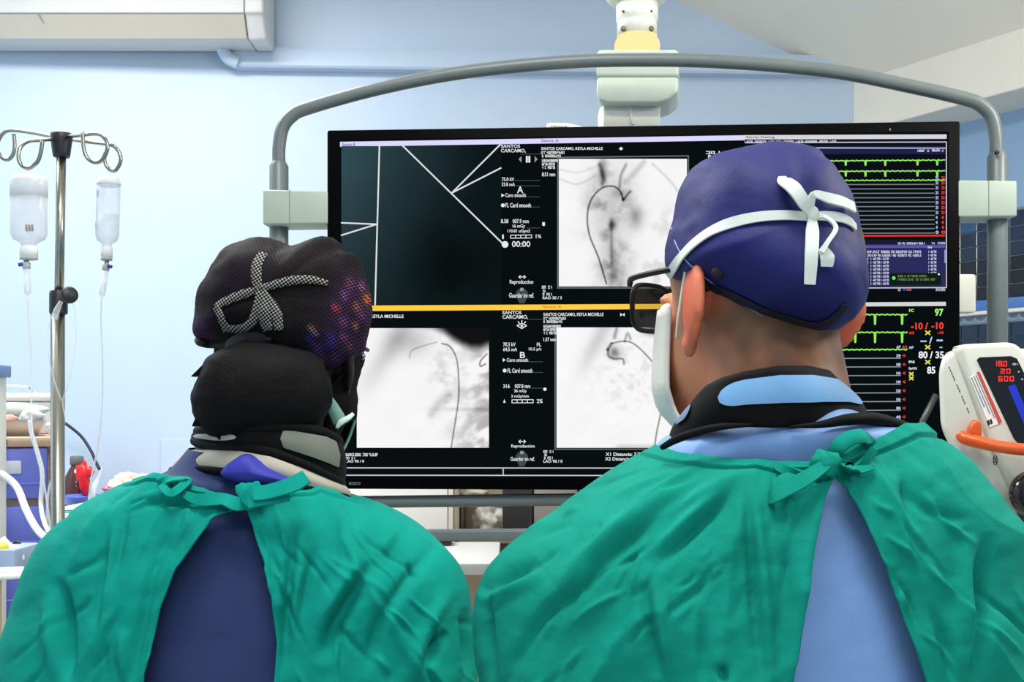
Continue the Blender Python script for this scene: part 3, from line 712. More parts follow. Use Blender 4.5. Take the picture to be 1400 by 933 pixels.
def bottle(label, cx, ytop, ybot, hw, Y, tilt, lab, chamber_px):
    o = thing('infusion_bottle', label, 'IV bottle', P(cx, ybot, Y), 'infusion bottles hanging on the stand')
    s = Y / F
    c = P(cx, 0, Y); z = lambda py: CAMZ - (py - HZ) * s
    H = ybot - ytop
    sc_ = 1.0 if hw > 20 else 1.35
    def lay(g):   # oval bottle, wider across than deep
        v, f = g; out = []
        for p in v:
            d = p - Vector((c.x, c.y, 0))
            out.append(Vector((c.x + d.x + tilt * (p.z - z(ytop)), c.y + d.y * .7 * sc_, p.z)))
        return out, f
    y1 = ybot - .2 * H
    MB().add(lay(lathe([(hw * .55 * s, z(ytop)), (hw * .86 * s, z(ytop + 2)), (hw * s, z(ytop + 9)), (hw * s, z(y1)), (hw * .86 * s, z(y1 + 7)), (hw * .5 * s, z(ybot - 9)), (hw * .42 * s, z(ybot - 6)), (hw * .42 * s, z(ybot))], (c.x, c.y, 0), 36))).obj('bottle_body', clear, o)
    fl = ytop + (.3 if hw > 20 else .52) * H
    MB().add(lay(lathe([(hw * .93 * s, z(fl)), (hw * .93 * s, z(y1)), (hw * .8 * s, z(y1 + 7)), (hw * .45 * s, z(ybot - 9)), (hw * .36 * s, z(ybot - 1))], (c.x, c.y, 0), 30))).obj('fluid', fluid, o)
    MB().add(lay(lathe([(hw * .56 * s, z(ytop)), (hw * .9 * s, z(ytop + 1.5)), (hw * 1.03 * s, z(ytop + 9)), (hw * 1.03 * s, z(ytop + (30 if hw > 20 else 12)))], (c.x, c.y, 0), 36))).obj('foil_top', glassy('milky_plastic', (236, 240, 242), .6), o)
    MB().add(lay(lathe([(hw * .46 * s, z(ybot - 4)), (hw * .5 * s, z(ybot - 3)), (hw * .5 * s, z(ybot + 10))], (c.x, c.y, 0), 24))).obj('cap', frost, o)
    MB().add(lay(lathe([(hw * .5 * s, z(ybot + 10)), (hw * .5 * s, z(ybot + 14)), (hw * .3 * s, z(ybot + 15))], (c.x, c.y, 0), 24))).obj('stopper', greyp, o)
    MB().add(tube([P(cx, ytop + 1, Y), P(cx - 1.6, ytop - 5, Y), P(cx, ytop - 11, Y), P(cx + 1.6, ytop - 5, Y), P(cx, ytop + 1, Y)], .0012, 6, 4)).obj('hanger_loop', frost, o)
    if lab:      # printed strip on the side
        MB().add(lay(prism([P(cx - hw - .6, y, Y - .004) for y in (262, 320)] + [P(cx - hw + 1.4, y, Y - .006) for y in (320, 262)], (0, -.002, 0)))).obj('label_strip', mat('label_grey', (206, 210, 214), .5), o, False)
        for y in (260, 304): MB().add(lay(prism([P(cx - hw - .8, y, Y - .0062), P(cx - hw + 2.4, y, Y - .008), P(cx - hw + 2.4, y + 9, Y - .008), P(cx - hw - .8, y + 9, Y - .0062)], (0, -.0022, 0)))).obj('label_print', bluep, o, False)
    else:
        for i in range(3): MB().add(prism([P(cx - 5 + i * 4, 307, Y - .03), P(cx - 3 + i * 4, 307, Y - .03), P(cx - 2 + i * 4, 316, Y - .03), P(cx - 5 + i * 4, 316, Y - .03)], (0, .002, 0))).obj('moulded_mark', mat('olive_print', (150, 148, 120), .6), o, False)
    return o
b1 = bottle('larger clear infusion bottle on the inner left hook', 39.5, 239, 341, 24.5, 2.215, 0, False, None)
b2 = bottle('slim clear infusion bottle with blue printed strip on the far right hook', 149, 242, 342, 15.5, 2.37, .03, True, None)
def drip(label, x0, y0, x1, y1, Y, line, clipdx):
    o = thing('drip_line', label, 'IV tubing', P(x0, y0, Y), 'drip lines below the bottles')
    a = P(x0, y0, Y); b = P(x1, y1, Y); d = (b - a).normalized(); L_ = (b - a).length
    MB().add(lathe([(.0045, -.014), (.005, 0), (.008, .001), (.008, .012), (.006, .014)], a, 20, d)).obj('spike', greyp, o)
    MB().add(lathe([(.0068, .012), (.0068, L_ - .006), (.005, L_ - .002), (.002, L_)], a, 20, d)).obj('drip_chamber', clear, o)
    MB().add(lathe([(.0062, L_ * .55), (.0062, L_ - .008), (.003, L_ - .004)], a, 16, d)).obj('chamber_fluid', fluid, o)
    MB().add(lathe([(.004, 0), (.004, .009)], a + Vector((clipdx * .005, -.004, -.004)), 12, (clipdx, -.2, -.2))).obj('vent_cap', bluep, o)
    MB().add(tube([b] + [P(*q) for q in line], .0021, 8, 8)).obj('tube', glassy('tube_plastic', (235, 238, 240), .5), o)
drip('drip chamber and thin tube under the larger bottle', 36, 359, 38, 404, 2.215, [(39, 440, 2.215), (42, 480, 2.22), (43, 520, 2.22), (44, 590, 2.2), (56, 640, 2.2), (66, 700, 2.2), (72, 760, 2.2)], -1)
drip('drip chamber and thin tube under the slim bottle', 145.5, 362, 139, 406, 2.37, [(138, 440, 2.37), (140, 500, 2.37), (139, 560, 2.37), (132, 620, 2.37), (124, 660, 2.37), (118, 720, 2.37)], 1)
tag(MB().add(tube([P(94, 405, 2.27), P(102, 425, 2.27), P(103, 470, 2.27), P(95, 520, 2.27), P(86, 548, 2.275), P(90, 575, 2.27)], .0016, 8, 8)).obj('loose_tube', clear), 'loose clear tube looped beside the stand clamp', 'tube')
tag(MB().add(tube([P(74, 428, 2.26), P(66, 450, 2.26), P(66, 485, 2.26), P(74, 520, 2.27), P(84, 548, 2.27)], .0014, 8, 8)).obj('loose_tube', clear), 'thin clear tube hanging left of the stand pole', 'tube')
sharp(tag(MB().add(tube([P(84, 412, 2.262), P(78, 424, 2.262), P(74, 436, 2.262)], [.004, .0065, .007], 12, 4)).obj('roller_clamp', clear), 'clear roller clamp hooked over the stand clamp', 'clamp'))

# ------------------------------------------------------------------ drawer trolley at the left edge
Yt = 2.75
zt = lambda py, Y=Yt: CAMZ - (py - HZ) / F * Y
tan = mat('tan_plastic', (196, 164, 140), .5); lilac = mat('periwinkle_drawer', (112, 124, 216), .4, var=.03)
brown = mat('brown_ribbed', (148, 120, 104), .6)
X0 = P(-75, 0, Yt).x; X1 = P(66, 0, Yt).x; X2 = P(79, 0, Yt).x
tro = thing('drawer_trolley', 'tan supply trolley with periwinkle blue drawers at the left edge', 'trolley', ((X0 + X2) / 2, Yt + .25, 0))
sharp(MB().add(box((X0, Yt + .02, .12), (X2, Yt + .5, zt(604)), .008)).obj('carcass', tan, tro))
sharp(MB().add(box((X0 - .01, Yt - .015, zt(611)), (X2 - .005, Yt + .51, zt(597)), .008)).obj('top_plate', tan, tro))
MB().add(box((X0 + .055, Yt - .017, zt(611) + .004), (P(17, 0, Yt).x, Yt - .012, zt(601))), ).obj('dark_latch', mat('dark_latch', (70, 72, 66), .5), tro, False)
edge = MB()
for i in range(22):
    z = zt(604) - .03 - i * .016
    edge.add(tube([(X1 + .007, Yt + .018, z), (X2, Yt + .012, z + .003)], .0062, 8, smooth=False))
edge.obj('ribbed_edge', brown, tro)
for y0, y1 in ((612, 681), (691, 760), (768, 838), (846, 990)):
    d = sharp(MB().add(box((X0 + .01, Yt - .005, zt(y1)), (X1, Yt + .03, zt(y0)), .006)).obj('drawer', lilac, tro))
    MB().add(box((X0 + .02, Yt - .008, zt(y1) + .035), (X1 - .01, Yt - .002, zt(y1) + .042), .002, 1)).obj('drawer_ridge', lilac, d)
    if y0 == 612: sharp(MB().add(box((P(3, 0, Yt).x, Yt - .012, zt(647)), (P(34, 0, Yt).x, Yt - .004, zt(629)), .003)).obj('label_holder', mat('pale_label', (214, 216, 232), .4), d))
for sx in (X0 + .06, X2 - .06):
    for sy in (Yt + .08, Yt + .44):
        MB().add(lathe([(.012, .125), (.012, .08)], (sx, sy, 0), 12)).obj('castor_stem', chrome, tro)
        MB().add(lathe([(.02, -.014), (.041, -.012), (.041, .012), (.02, .014)], (sx, sy, .0415), 20, (1, 0, 0))).obj('castor', blackp, tro)
ztop = zt(597)
steel = mat('stainless_steel', (176, 178, 178), .3, 1.0, var=.08)
def tray(lo, hi, z0, h, th, flare):
    (xa, ya), (xb, yb) = lo, hi; g = MB()
    base = [(xa, ya), (xb, ya), (xb, yb), (xa, yb)]
    outw = [(-1, -1), (1, -1), (1, 1), (-1, 1)]
    def ring(off, z): return [Vector((p[0] + o[0] * off, p[1] + o[1] * off, z)) for p, o in zip(base, outw)]
    rr = [ring(0, z0), ring(flare, z0 + h), ring(flare + .006, z0 + h), ring(flare + .006, z0 + h - .004)]
    rr2 = [ring(flare - th, z0 + h), ring(-th, z0 + th)]
    seq = [rr[3], rr[2], rr[1], rr2[0], rr2[1]]
    allr = [rr[0], rr[3], rr[2], rr2[0], rr2[1]]
    V = [v for q in allr for v in q]; Fc = []
    for i in range(len(allr) - 1):
        for j in range(4):
            Fc.append((i * 4 + j, i * 4 + (j + 1) % 4, (i + 1) * 4 + (j + 1) % 4, (i + 1) * 4 + j))
    Fc.append((3, 2, 1, 0)); Fc.append((16, 17, 18, 19))
    return V, Fc
st = tag(MB().add(tray((P(-45, 0, Yt).x, Yt + .02), (P(45, 0, Yt).x, Yt + .2), ztop + .001, .042, .002, .012)).obj('steel_tray', steel, None, False), 'stainless steel instrument tray on the drawer trolley', 'tray')
def crumple(c, r, seed, amp=.35, u=26, v=16):
    V, Fc = ellipsoid((0, 0, 0), r, None, u, v); out = []
    for p in V:
        n = noise.fractal(p * (1.3 / max(r)) + Vector((seed * 3.1, seed, 0)), .8, 2.1, 4)
        q = p * (1 + amp * n); out.append(Vector(c) + q)
    return out, Fc
pk = mat('salmon_cloth', (236, 150, 130), .8); wc = mat('white_cloth', (236, 236, 232), .8, bump=.1); mint = mat('mint_film', (190, 214, 204), .35)
tag(MB().add(crumple(P(8, 574, Yt + .1), (.028, .03, .013), 2, .3)).obj('salmon_wrapper', pk), 'salmon pink wrapper lying in the steel tray', 'wrapper')
tag(MB().add(crumple(P(42, 570, Yt + .09), (.028, .03, .022), 5, .4)).obj('white_wrapper', wc), 'white crumpled wrapper with pink edge in the steel tray', 'wrapper')
tag(MB().add(crumple(P(30, 561, Yt + .16), (.07, .02, .02), 9, .3)).obj('film_bag', mint), 'pale mint plastic film heaped behind the tray wrappers', 'plastic bag')
# covered instrument drum behind
en = thing('instrument_box', 'white lidded instrument box with wire handle on the trolley', 'box', P(30, 560, Yt + .36))
yb0, yb1 = Yt + .27, Yt + .45
zq = lambda py: CAMZ - (py - HZ) / F * yb0
sharp(MB().add(box((P(-40, 0, yb0).x, yb0, ztop), (P(72, 0, yb0).x, yb1, zq(549)), .01)).obj('box_body', frost, en))
sharp(MB().add(box((P(-44, 0, yb0).x, yb0 - .008, zq(549)), (P(74, 0, yb0).x, yb1 + .008, zq(538)), .007)).obj('lid', frost, en))
MB().add(tube([P(4, 538, yb0 + .03), P(9, 536, yb0 + .03), P(14, 530, yb0 + .03), P(30, 528.5, yb0 + .03), P(46, 530, yb0 + .03), P(52, 536, yb0 + .03), P(58, 538, yb0 + .03)], .003, 8, 6)).obj('wire_handle', steel, en)
tag(MB().add(crumple(P(69, 586, Yt + .04), (.012, .02, .015), 11, .3)).obj('cotton_wad', wc), 'small white cotton wad at the trolley corner', 'cotton')
turn_about(tro, (X2, Yt, 0), math.radians(22))
turn_about(st, (P(45, 0, Yt).x, Yt + .02, 0), math.radians(22))
turn_about(en, (P(72, 0, Yt).x - .12, yb0, 0), math.radians(22))
# white hoses in front of the drawers
hose = mat('white_hose', (238, 240, 242), .4)
tag(MB().add(tube([P(-10, 642, 2.6), P(8, 652, 2.58), P(24, 668, 2.55), P(36, 698, 2.5), (P(52, 726, 2.45)), P(76, 748, 2.38), P(95, 770, 2.35)], .0085, 12, 8)).obj('white_hose', hose), 'thick white hose sagging across the blue drawers', 'hose')
tag(MB().add(tube([P(41, 575, 2.5), P(43, 592, 2.5), P(52, 622, 2.5), P(58, 650, 2.5), P(56, 690, 2.5), P(62, 718, 2.45), P(74, 735, 2.4), P(90, 752, 2.38)], .0052, 10, 8)).obj('white_cable', hose), 'thin white tube looping down past the drawer fronts', 'tube')
tag(MB().add(tube([P(71, 655, 2.6), P(66, 675, 2.6), P(64, 710, 2.6), P(63, 780, 2.6), P(63, 1390, 2.6)], .003, 8, 8)).obj('white_cable', hose), 'straight white wire hanging beside the stand pole', 'cable')
# pale machine column at the very edge
mc = thing('monitor_column', 'cream equipment column cut by the left edge with blue top', 'equipment', (P(-20, 0, 2.58).x, 2.58, 0))
sharp(MB().add(box((P(-62, 0, 2.55).x, 2.55, .05), (P(-9, 0, 2.55).x, 2.62, CAMZ - (512 - HZ) / F * 2.55), .006)).obj('column', cream, mc))
sharp(MB().add(box((P(-62, 0, 2.54).x, 2.54, CAMZ - (515 - HZ) / F * 2.54), (P(-8, 0, 2.54).x, 2.63, CAMZ - (498 - HZ) / F * 2.54), .004)).obj('blue_top', mat('steel_blue_plastic', (120, 150, 200), .5), mc))
sharp(MB().add(box((P(-60, 0, 2.55).x, 2.52, 0), (P(-8, 0, 2.55).x, 2.65, .05), .006)).obj('foot', cream, mc))

# light blue instrument table, bottom left
ta = thing('instrument_table', 'light blue topped instrument table in the bottom left corner', 'table', (-1.35, 2.25, 0))
lb = mat('light_blue_top', (176, 196, 232), .4, var=.02)
TX1 = P(60, 0, 2.5).x
sharp(MB().add(box((-1.95, 1.98, 1.13), (TX1, 2.34, 1.16), .005)).obj('table_top', lb, ta))
sharp(MB().add(box((-1.93, 2.0, .7), (TX1 - .02, 2.34, 1.13), .005)).obj('cabinet', mat('beige_panel', (186, 172, 140), .5), ta))
sharp(MB().add(box((-1.95, 1.972, 1.118), (TX1, 1.985, 1.142), .003)).obj('edge_strip', mat('slate_edge', (104, 122, 140), .5), ta))
for sx in (-1.9, TX1 - .05):
    for sy in (2.03, 2.3):
        MB().add(lathe([(.014, .7), (.014, 0)], (sx, sy, 0), 12)).obj('leg', steel, ta)
dv = thing('pump_module', 'small grey blue device with yellow knob on the light blue table', 'device', (-1.13, 2.3, 1.16))
sharp(MB().add(box((-1.32, 2.2, 1.161), (P(20, 0, 2.2).x, 2.32, CAMZ - (752 - HZ) / F * 2.2 + .0), .005)).obj('case', mat('grey_blue_case', (150, 168, 196), .5), dv))
MB().add(lathe([(.011, 0), (.014, .004), (.014, .014), (.009, .02)], P(2, 756, 2.22), 20)).obj('knob', mat('yellow_knob', (226, 206, 60), .4), dv)
tag(MB().add(tube([P(2, 738, 2.24), P(14, 748, 2.24), P(26, 753, 2.24), P(30, 766, 2.24)], [.009, .007, .006, .006], 10, 6)).obj('white_connector', hose), 'white cable plug lying over the grey device', 'plug')
tag(MB().add(tube([P(18, 750, 2.3), P(20, 743, 2.3), P(26, 743, 2.3), P(31, 757, 2.29), P(34, 776, 2.28)], .004, 8, 8)).obj('black_cable', blackp), 'black cable looped beside the grey device', 'cable')
tag(sharp(MB().add(box((P(22, 0, 2.26).x, 2.25, 1.161), (P(33, 0, 2.26).x, 2.3, CAMZ - (754 - HZ) / F * 2.26), .006)).obj('black_adapter', blackp)), 'black power adapter standing on the light blue table', 'adapter')
for i, (ax, ay, bx, by) in enumerate(((4, 778, 34, 770), (2, 784, 40, 778), (6, 771, 20, 765))):
    Yq = 2.04 + .05 * (2 - i) if i < 2 else 2.17
    g = lambda px, py: Vector(((px - 700) / F * Yq, Yq, 1.168))
    tag(MB().add(tube([g(ax - 20, ay), g(bx, by) + Vector((0, .04, 0))], [.0075, .0065, .005], 12, smooth=False)).obj('syringe', frost), ['white syringe lying at the front of the light blue table', 'longer white syringe behind the front one', 'short white syringe beside the grey device'][i], 'syringe', 'syringes on the light blue table')

# ------------------------------------------------------------------ counter against the back wall with bowls and a jug
Yk = 3.85
zk = 1.5 - (703 - HZ) / F * Yk
ct = thing('wall_counter', 'cream worktop against the back wall behind the infusion stand', 'counter', (-1.0, 4.1, 0))
sharp(MB().add(box((-2.0, Yk, zk - .035), (-.55, wy(-1.3) - .004, zk), .005)).obj('worktop', cream, ct))
sharp(MB().add(box((-1.98, Yk + .03, .1), (-.57, wy(-1.3) - .006, zk - .035), .004)).obj('cabinet', white_m, ct))
sharp(MB().add(box((-1.96, Yk + .06, 0), (-.6, wy(-1.3) - .02, .1))).obj('plinth', blackp, ct))
zz = zk + .001
def pk_(px, Y): return (px - 700) / F * Y
def bowl(name, label, px, Y, rad, h, m):
    return tag(MB().add(lathe([(rad * .55, 0), (rad * .8, h * .4), (rad * .97, h * .9), (rad * 1.04, h), (rad * 1.04, h + .003), (rad * .96, h), (rad * .76, h * .42), (rad * .5, .006), (.001, .006)], (pk_(px, Y), Y, zz), 40)).obj(name, m), label, 'bowl')
tag(MB().add(prism([(pk_(80, 3.9), 3.88, zz), (pk_(122, 3.9), 3.88, zz), (pk_(126, 3.95), 3.98, zz), (pk_(80, 3.95), 3.98, zz)], (0, 0, .006), .002)).obj('green_cloth', mat('teal_cloth', (70, 180, 150), .8)), 'folded teal cloth at the counter edge under papers', 'cloth')
tag(MB().add(prism([(pk_(84, 3.9), 3.89, zz + .008), (pk_(112, 3.9), 3.90, zz + .008), (pk_(118, 3.95), 3.97, zz + .03), (pk_(86, 3.95), 3.96, zz + .012)], (0, 0, .004), .001)).obj('white_packet', wc), 'white packet lying on the teal cloth', 'packet')
bowl('blue_bowl', 'blue plastic bowl on the counter behind the infusion stand', 112, 4.05, .072, .048, mat('periwinkle_bowl', (100, 116, 214), .35))
bowl('pink_bowl', 'pink plastic bowl on the counter heaped with gauze', 174, 4.24, .095, .066, mat('pink_bowl', (240, 140, 200), .35))
jug = thing('brown_bottle', 'brown glass bottle with grey cap behind the blue bowl', 'bottle', (pk_(105, 4.2), 4.2, zz))
MB().add(lathe([(.052, 0), (.058, .01), (.058, .06), (.05, .1), (.03, .14), (.022, .152), (.022, .165)], (pk_(105, 4.2), 4.2, zz), 32)).obj('glass', mat('brown_glass', (92, 52, 50), .1, trans=.3), jug)
MB().add(lathe([(.026, .16), (.026, .19), (.022, .194)], (pk_(105, 4.2), 4.2, zz), 24)).obj('cap', mat('grey_cap', (110, 108, 104), .5), jug)
rc = tag(MB().add(crumple((pk_(118, 4.12), 4.1, zz + .12), (.03, .014, .06), 4, .6)).obj('red_bag', mat('red_plastic', (214, 22, 34), .35)), 'bright red plastic bag propped against the brown bottle', 'bag')
tag(MB().add(tube([P(84, 576, 4.3), P(96, 584, 4.3), P(112, 598, 4.3), P(125, 618, 4.28), P(130, 630, 4.26), P(136, 642, 4.24)], .006, 10, 8)).obj('black_hose', mat('navy_hose', (22, 28, 44), .5)), 'dark hose arching over the brown bottle', 'hose')
gz = MB()
for i in range(7):
    gz.add(crumple((pk_(160 + i * 6.5, 4.22), 4.2 + .03 * (i % 3), zz + .075 + .02 * math.sin(i * 1.3) + .018 * (1 - abs(i - 3) / 3)), (.034, .03, .026), i + 20, .45))
tag(gz.obj('gauze_heap', mat('cream_gauze', (240, 226, 208), .9, bump=.3, bscale=120)), 'heap of cream gauze in the pink bowl', 'gauze')['kind'] = 'stuff'
tag(MB().add(tube([P(140, 640, 4.0), P(134, 655, 4.0), P(128, 668, 3.98), P(124, 690, 3.97)], [.004, .007, .011, .013], 12, 6)).obj('clear_bag', clear), 'clear plastic bag tip hanging over the blue bowl', 'plastic bag')

# ------------------------------------------------------------------ things seen below the display
cb = thing('white_cabinet', 'white cabinet seen under the monitor between the two people', 'cabinet', (-.35, 3.6, 0))
Yc_ = 3.4; zc_ = lambda py, Y=Yc_: CAMZ - (py - HZ) / F * Y
sharp(MB().add(box((P(470, 0, Yc_).x, Yc_, .02), (P(612, 0, Yc_).x, 3.8, zc_(640)), .004)).obj('body', mat('white_laminate', (236, 234, 228), .4, var=.01), cb))
sharp(MB().add(box((P(613, 0, Yc_).x, Yc_, .02), (P(620, 0, Yc_).x, 3.8, zc_(640)), .002)).obj('side_panel', mat('cream_edge', (214, 208, 194), .5), cb))
sh = thing('storage_shelf', 'brown open shelf unit beside the white cabinet below the monitor', 'shelf', (.0, 3.6, 0))
brn = mat('taupe_panel', (148, 136, 116), .5)
xa, xb = P(621, 0, Yc_).x, P(800, 0, Yc_).x
sharp(MB().add(box((xa, 3.75, .02), (xb, 3.8, zc_(640)), .002)).obj('back_panel', brn, sh))
sharp(MB().add(box((xa, 3.4, zc_(735) - .02), (xb, 3.75, zc_(735)), .002)).obj('shelf_board', brn, sh))
sharp(MB().add(box((xa, 3.4, .0), (xa + .016, 3.75, zc_(640)), .002)).obj('upright', brn, sh)); sharp(MB().add(box((xb - .016, 3.4, .0), (xb, 3.75, zc_(640)), .002)).obj('upright', brn, sh))
sharp(MB().add(box((xa + .02, 3.42, zc_(735)), (P(632, 0, 3.42).x, 3.7, zc_(684, 3.42)), .003)).obj('divider', mat('dark_taupe', (96, 86, 74), .6), sh))
tag(sharp(MB().add(box((P(687, 0, 3.42).x, 3.42, zc_(735)), (P(728, 0, 3.42).x, 3.66, zc_(650, 3.42)), .004)).obj('black_box', mat('dark_box', (40, 37, 35), .5))), 'tall black box on the shelf below the monitor', 'box')
tag(sharp(MB().add(box((P(730, 0, 3.42).x, 3.42, zc_(735)), (P(790, 0, 3.42).x, 3.66, zc_(650, 3.42)), .004)).obj('grey_carton', mat('grey_carton', (140, 134, 124), .6))), 'grey taupe carton right of the black box', 'carton')
bagV, bagF = crumple(P(668, 712, 3.5), (.048, .05, .05), 40, .45, 40, 26)
tag(mesh_obj('plastic_bag', bagV, bagF, glassy('film_plastic', (236, 234, 226), .62, .2)), 'crumpled clear plastic bag on the shelf below the monitor', 'plastic bag')
tag(MB().add(crumple(P(645, 674, 3.5), (.05, .04, .014), 43, .5)).obj('wrapped_pack', mat('wrapped_pack', (196, 190, 172), .6)), 'beige wrapped pack near the top of the shelf', 'packet')
tb = thing('white_table', 'white table top seen between the two green gowns', 'table', (-.1, 2.95, 0))
sharp(MB().add(box((-.34, 2.75, 1.07), (P(684, 0, 3.2).x, 3.2, 1.1), .004)).obj('table_top', mat('white_laminate', (236, 234, 228)), tb))
sharp(MB().add(box((-.32, 2.77, .4), (P(684, 0, 3.2).x - .01, 3.18, 1.07), .004)).obj('drawer_box', tan, tb))
for sx in (-.3, -.06):
    for sy in (2.8, 3.15): MB().add(lathe([(.015, .4), (.015, 0)], (sx, sy, 0), 12)).obj('leg', steel, tb)
tag(sharp(MB().add(box((P(595, 0, 3.12).x, 3.1, 1.101), (P(618, 0, 3.12).x, 3.18, 1.125), .006)).obj('black_gadget', blackp)), 'black gadget on the back of the white table', 'gadget')
# ------------------------------------------------------------------ contrast injector at the right edge
inj = thing('contrast_injector', 'white contrast injector with red digits and orange handle at right edge', 'injector', (.86, 1.68, 0))
injw = mat('injector_white', (214, 214, 202), .4, var=.02)
YJ = 1.58
def J(px, py, off=0.0): return P(px, py, YJ) + Vector((0, -off, 0))
sharp(MB().add(prism([J(x, y) for x, y in ((1283, 505), (1290, 484), (1303, 478), (1420, 476), (1445, 560), (1470, 660), (1440, 740), (1385, 748), (1345, 700), (1312, 640), (1286, 585))], (.068, .16, 0), .012, 4)).obj('housing', injw, inj), 50)
sharp(MB().add(prism([J(x, y, .014) for x, y in ((1303, 477), (1312, 471.5), (1378, 468.5), (1390, 474), (1404, 496), (1468, 640), (1440, 690), (1392, 694), (1352, 612))], (0, .03, 0), .008, 4)).obj('front_shell', injw, inj), 50)
dsp = sharp(MB().add(prism([J(x, y, .0155) for x, y in ((1329.5, 493), (1333, 489.5), (1376, 487.6), (1384, 491), (1440, 604), (1392, 608), (1385, 605.5), (1380, 600))], (0, .01, 0), .0008, 1)).obj('display_window', mat('gloss_black_panel', (10, 10, 14), .12), inj))
def jt(name, items, rgb, off, em=True, bold=.03, shear=0.0, italic=0.0):
    V = []; Fc = []
    for s, x0, y0, x1, y1 in items:
        v, f = strokes(s) if isinstance(s, tuple) else text_geo(s, bold); n = len(V)
        V += [J(x0 + a * (x1 - x0) + italic * b, y1 + b * (y0 - y1), off) for a, b in v]; Fc += [tuple(i + n for i in q) for q in f]
    m = emit('digit_red', rgb, 1.3) if em == 'red' else emit('digit_white', rgb, 1.0) if em else mat('print_%d_%d_%d' % tuple(rgb), rgb, .5)
    return mesh_obj(name, V, Fc, m, dsp if em else inj, smooth=False)
# seven segment digits
SEG = {'0': 'abcdef', '1': 'bc', '2': 'abged', '6': 'afgedc', '8': 'abcdefg'}
def digits(s, x0, y0, x1, y1):
    V = []; Fc = []; chars = [c for c in s if c != '.']; n = len(chars)
    wd = (x1 - x0) / n
    def bar(xa, ya, xb, yb):
        k = len(V); V.extend([J(xa, ya, .0163), J(xb, ya, .0163), J(xb, yb, .0163), J(xa, yb, .0163)]); Fc.append((k, k + 3, k + 2, k + 1))
    i = 0
    for c in s:
        if c == '.':
            x = x0 + i * wd - wd * .12; bar(x - .5, y1 - 1.2, x + .9, y1); continue
        a = x0 + i * wd + wd * .08; b = a + wd * .72; t = 1.15; m = (y0 + y1) / 2
        for sgm in SEG[c]:
            {'a': lambda: bar(a, y0, b, y0 + t), 'g': lambda: bar(a, m - t / 2, b, m + t / 2), 'd': lambda: bar(a, y1 - t, b, y1),
             'f': lambda: bar(a, y0, a + t, m), 'b': lambda: bar(b - t, y0, b, m), 'e': lambda: bar(a, m, a + t, y1), 'c': lambda: bar(b - t, m, b, y1)}[sgm]()
        i += 1
    mesh_obj('red_digits', V, Fc, emit('digit_red', (255, 60, 48), 1.5), dsp, smooth=False)
digits('18.0', 1351, 494.5, 1371, 501.8); digits('20', 1360.5, 505, 1376, 511.5); digits('600', 1357.5, 515, 1380.5, 522)
jt('unit_marks', [((3,), 1377, 497.6, 1385, 500), ((2,), 1384, 508, 1388, 510.2), ((2,), 1388.5, 518, 1393, 520.4)], (230, 230, 236), .0163)
MB().add(prism([J(x, y, .016) for x, y in ((1371, 529), (1381, 526), (1408, 588), (1398, 592))], (0, .004, 0))).obj('blue_key_strip', mat('key_blue', (26, 50, 190), .3), dsp, False)
stk = MB().add(prism([J(x, y, .0152) for x, y in ((1320, 517), (1334, 508), (1364, 578), (1347, 584))], (0, .002, 0))).obj('sticker', wc, inj, False)
MB().add(prism([J(x, y, .0156) for x, y in ((1329, 510), (1333, 508.5), (1363.5, 577), (1359, 580))], (0, .002, 0))).obj('red_stripe', mat('sticker_red', (196, 72, 56), .5), stk, False)
for k, (a, b, c, d) in enumerate(((1321.5, 516.5, 1339, 557), (1324.5, 514.5, 1347, 567), (1327.5, 513, 1353, 572))):
    MB().add(prism([J(a, b, .0157), J(a + 1, b, .0157), J(c + 1, d, .0157), J(c, d, .0157)], (0, .001, 0))).obj('sticker_print', mat('print_grey', (90, 90, 92), .6), stk, False)
for k in range(2):
    MB().add(prism([J(1343 + k * 3.4, 576 - k * 1.5, .0157), J(1345.4 + k * 3.4, 574 - k * 1.5, .0157), J(1347.6 + k * 3.4, 580 - k * 1.5, .0157), J(1345 + k * 3.4, 582 - k * 1.5, .0157)], (0, .001, 0))).obj('sticker_mark', blackp, stk, False)
V = []; Fc = []
for i in range(16):        # slanted lettering along the side
    if i in (5, 9, 13): continue
    x = 1296.5 + i * 1.75; y = 502 + i * 4; n = len(V)
    V += [J(x, y, .0005), J(x + 1.5, y - .7, .0005), J(x + 2.6, y + 2.6, .0005), J(x + 1.2, y + 3.2, .0005)]; Fc.append((n, n + 3, n + 2, n + 1))
mesh_obj('side_lettering', V, Fc, mat('bronze_print', (120, 96, 66), .5), inj, smooth=False)
for g in ([(x, y) for x, y in disc(1354.5, 629, 1)],):
    MB().add(tube([J(1354.5 + 2.6 * math.cos(q), 629 + 6.4 * math.sin(q), .0146) for q in [2 * math.pi * i / 16 for i in range(16)]], .0007, 6, 2, True)).obj('emblem', blackp, inj)
    MB().add(tube([J(1352.6, 625, .0146), J(1356.4, 633, .0146)], .0006, 6, smooth=False)).obj('emblem', blackp, inj); MB().add(tube([J(1356.4, 625, .0146), J(1352.6, 633, .0146)], .0006, 6, smooth=False)).obj('emblem', blackp, inj)
org = mat('orange_plastic', (212, 84, 22), .3)
MB().add(tube([J(1305, 592, .016), J(1311, 599, .02), J(1326, 604, .03), J(1345, 609, .04), J(1375, 613, .048), (J(1410, 614, .048)), J(1440, 612, .04), J(1470, 600, .0)], [.0065, .0095, .0095, .009, .009, .009, .009, .009], 14, 8)).obj('handle', org, inj)
sharp(MB().add(prism([J(x, y, .03) for x, y in ((1314, 600), (1315, 585), (1320, 576), (1325, 573), (1330, 577), (1332, 588), (1331, 603))], (0, .016, 0), .004)).obj('handle_leaf', org, inj))
MB().add(ellipsoid(J(1392, 672, .05), (.036, .03, .035))).obj('black_knob', mat('gloss_black', (22, 20, 20), .12), inj)
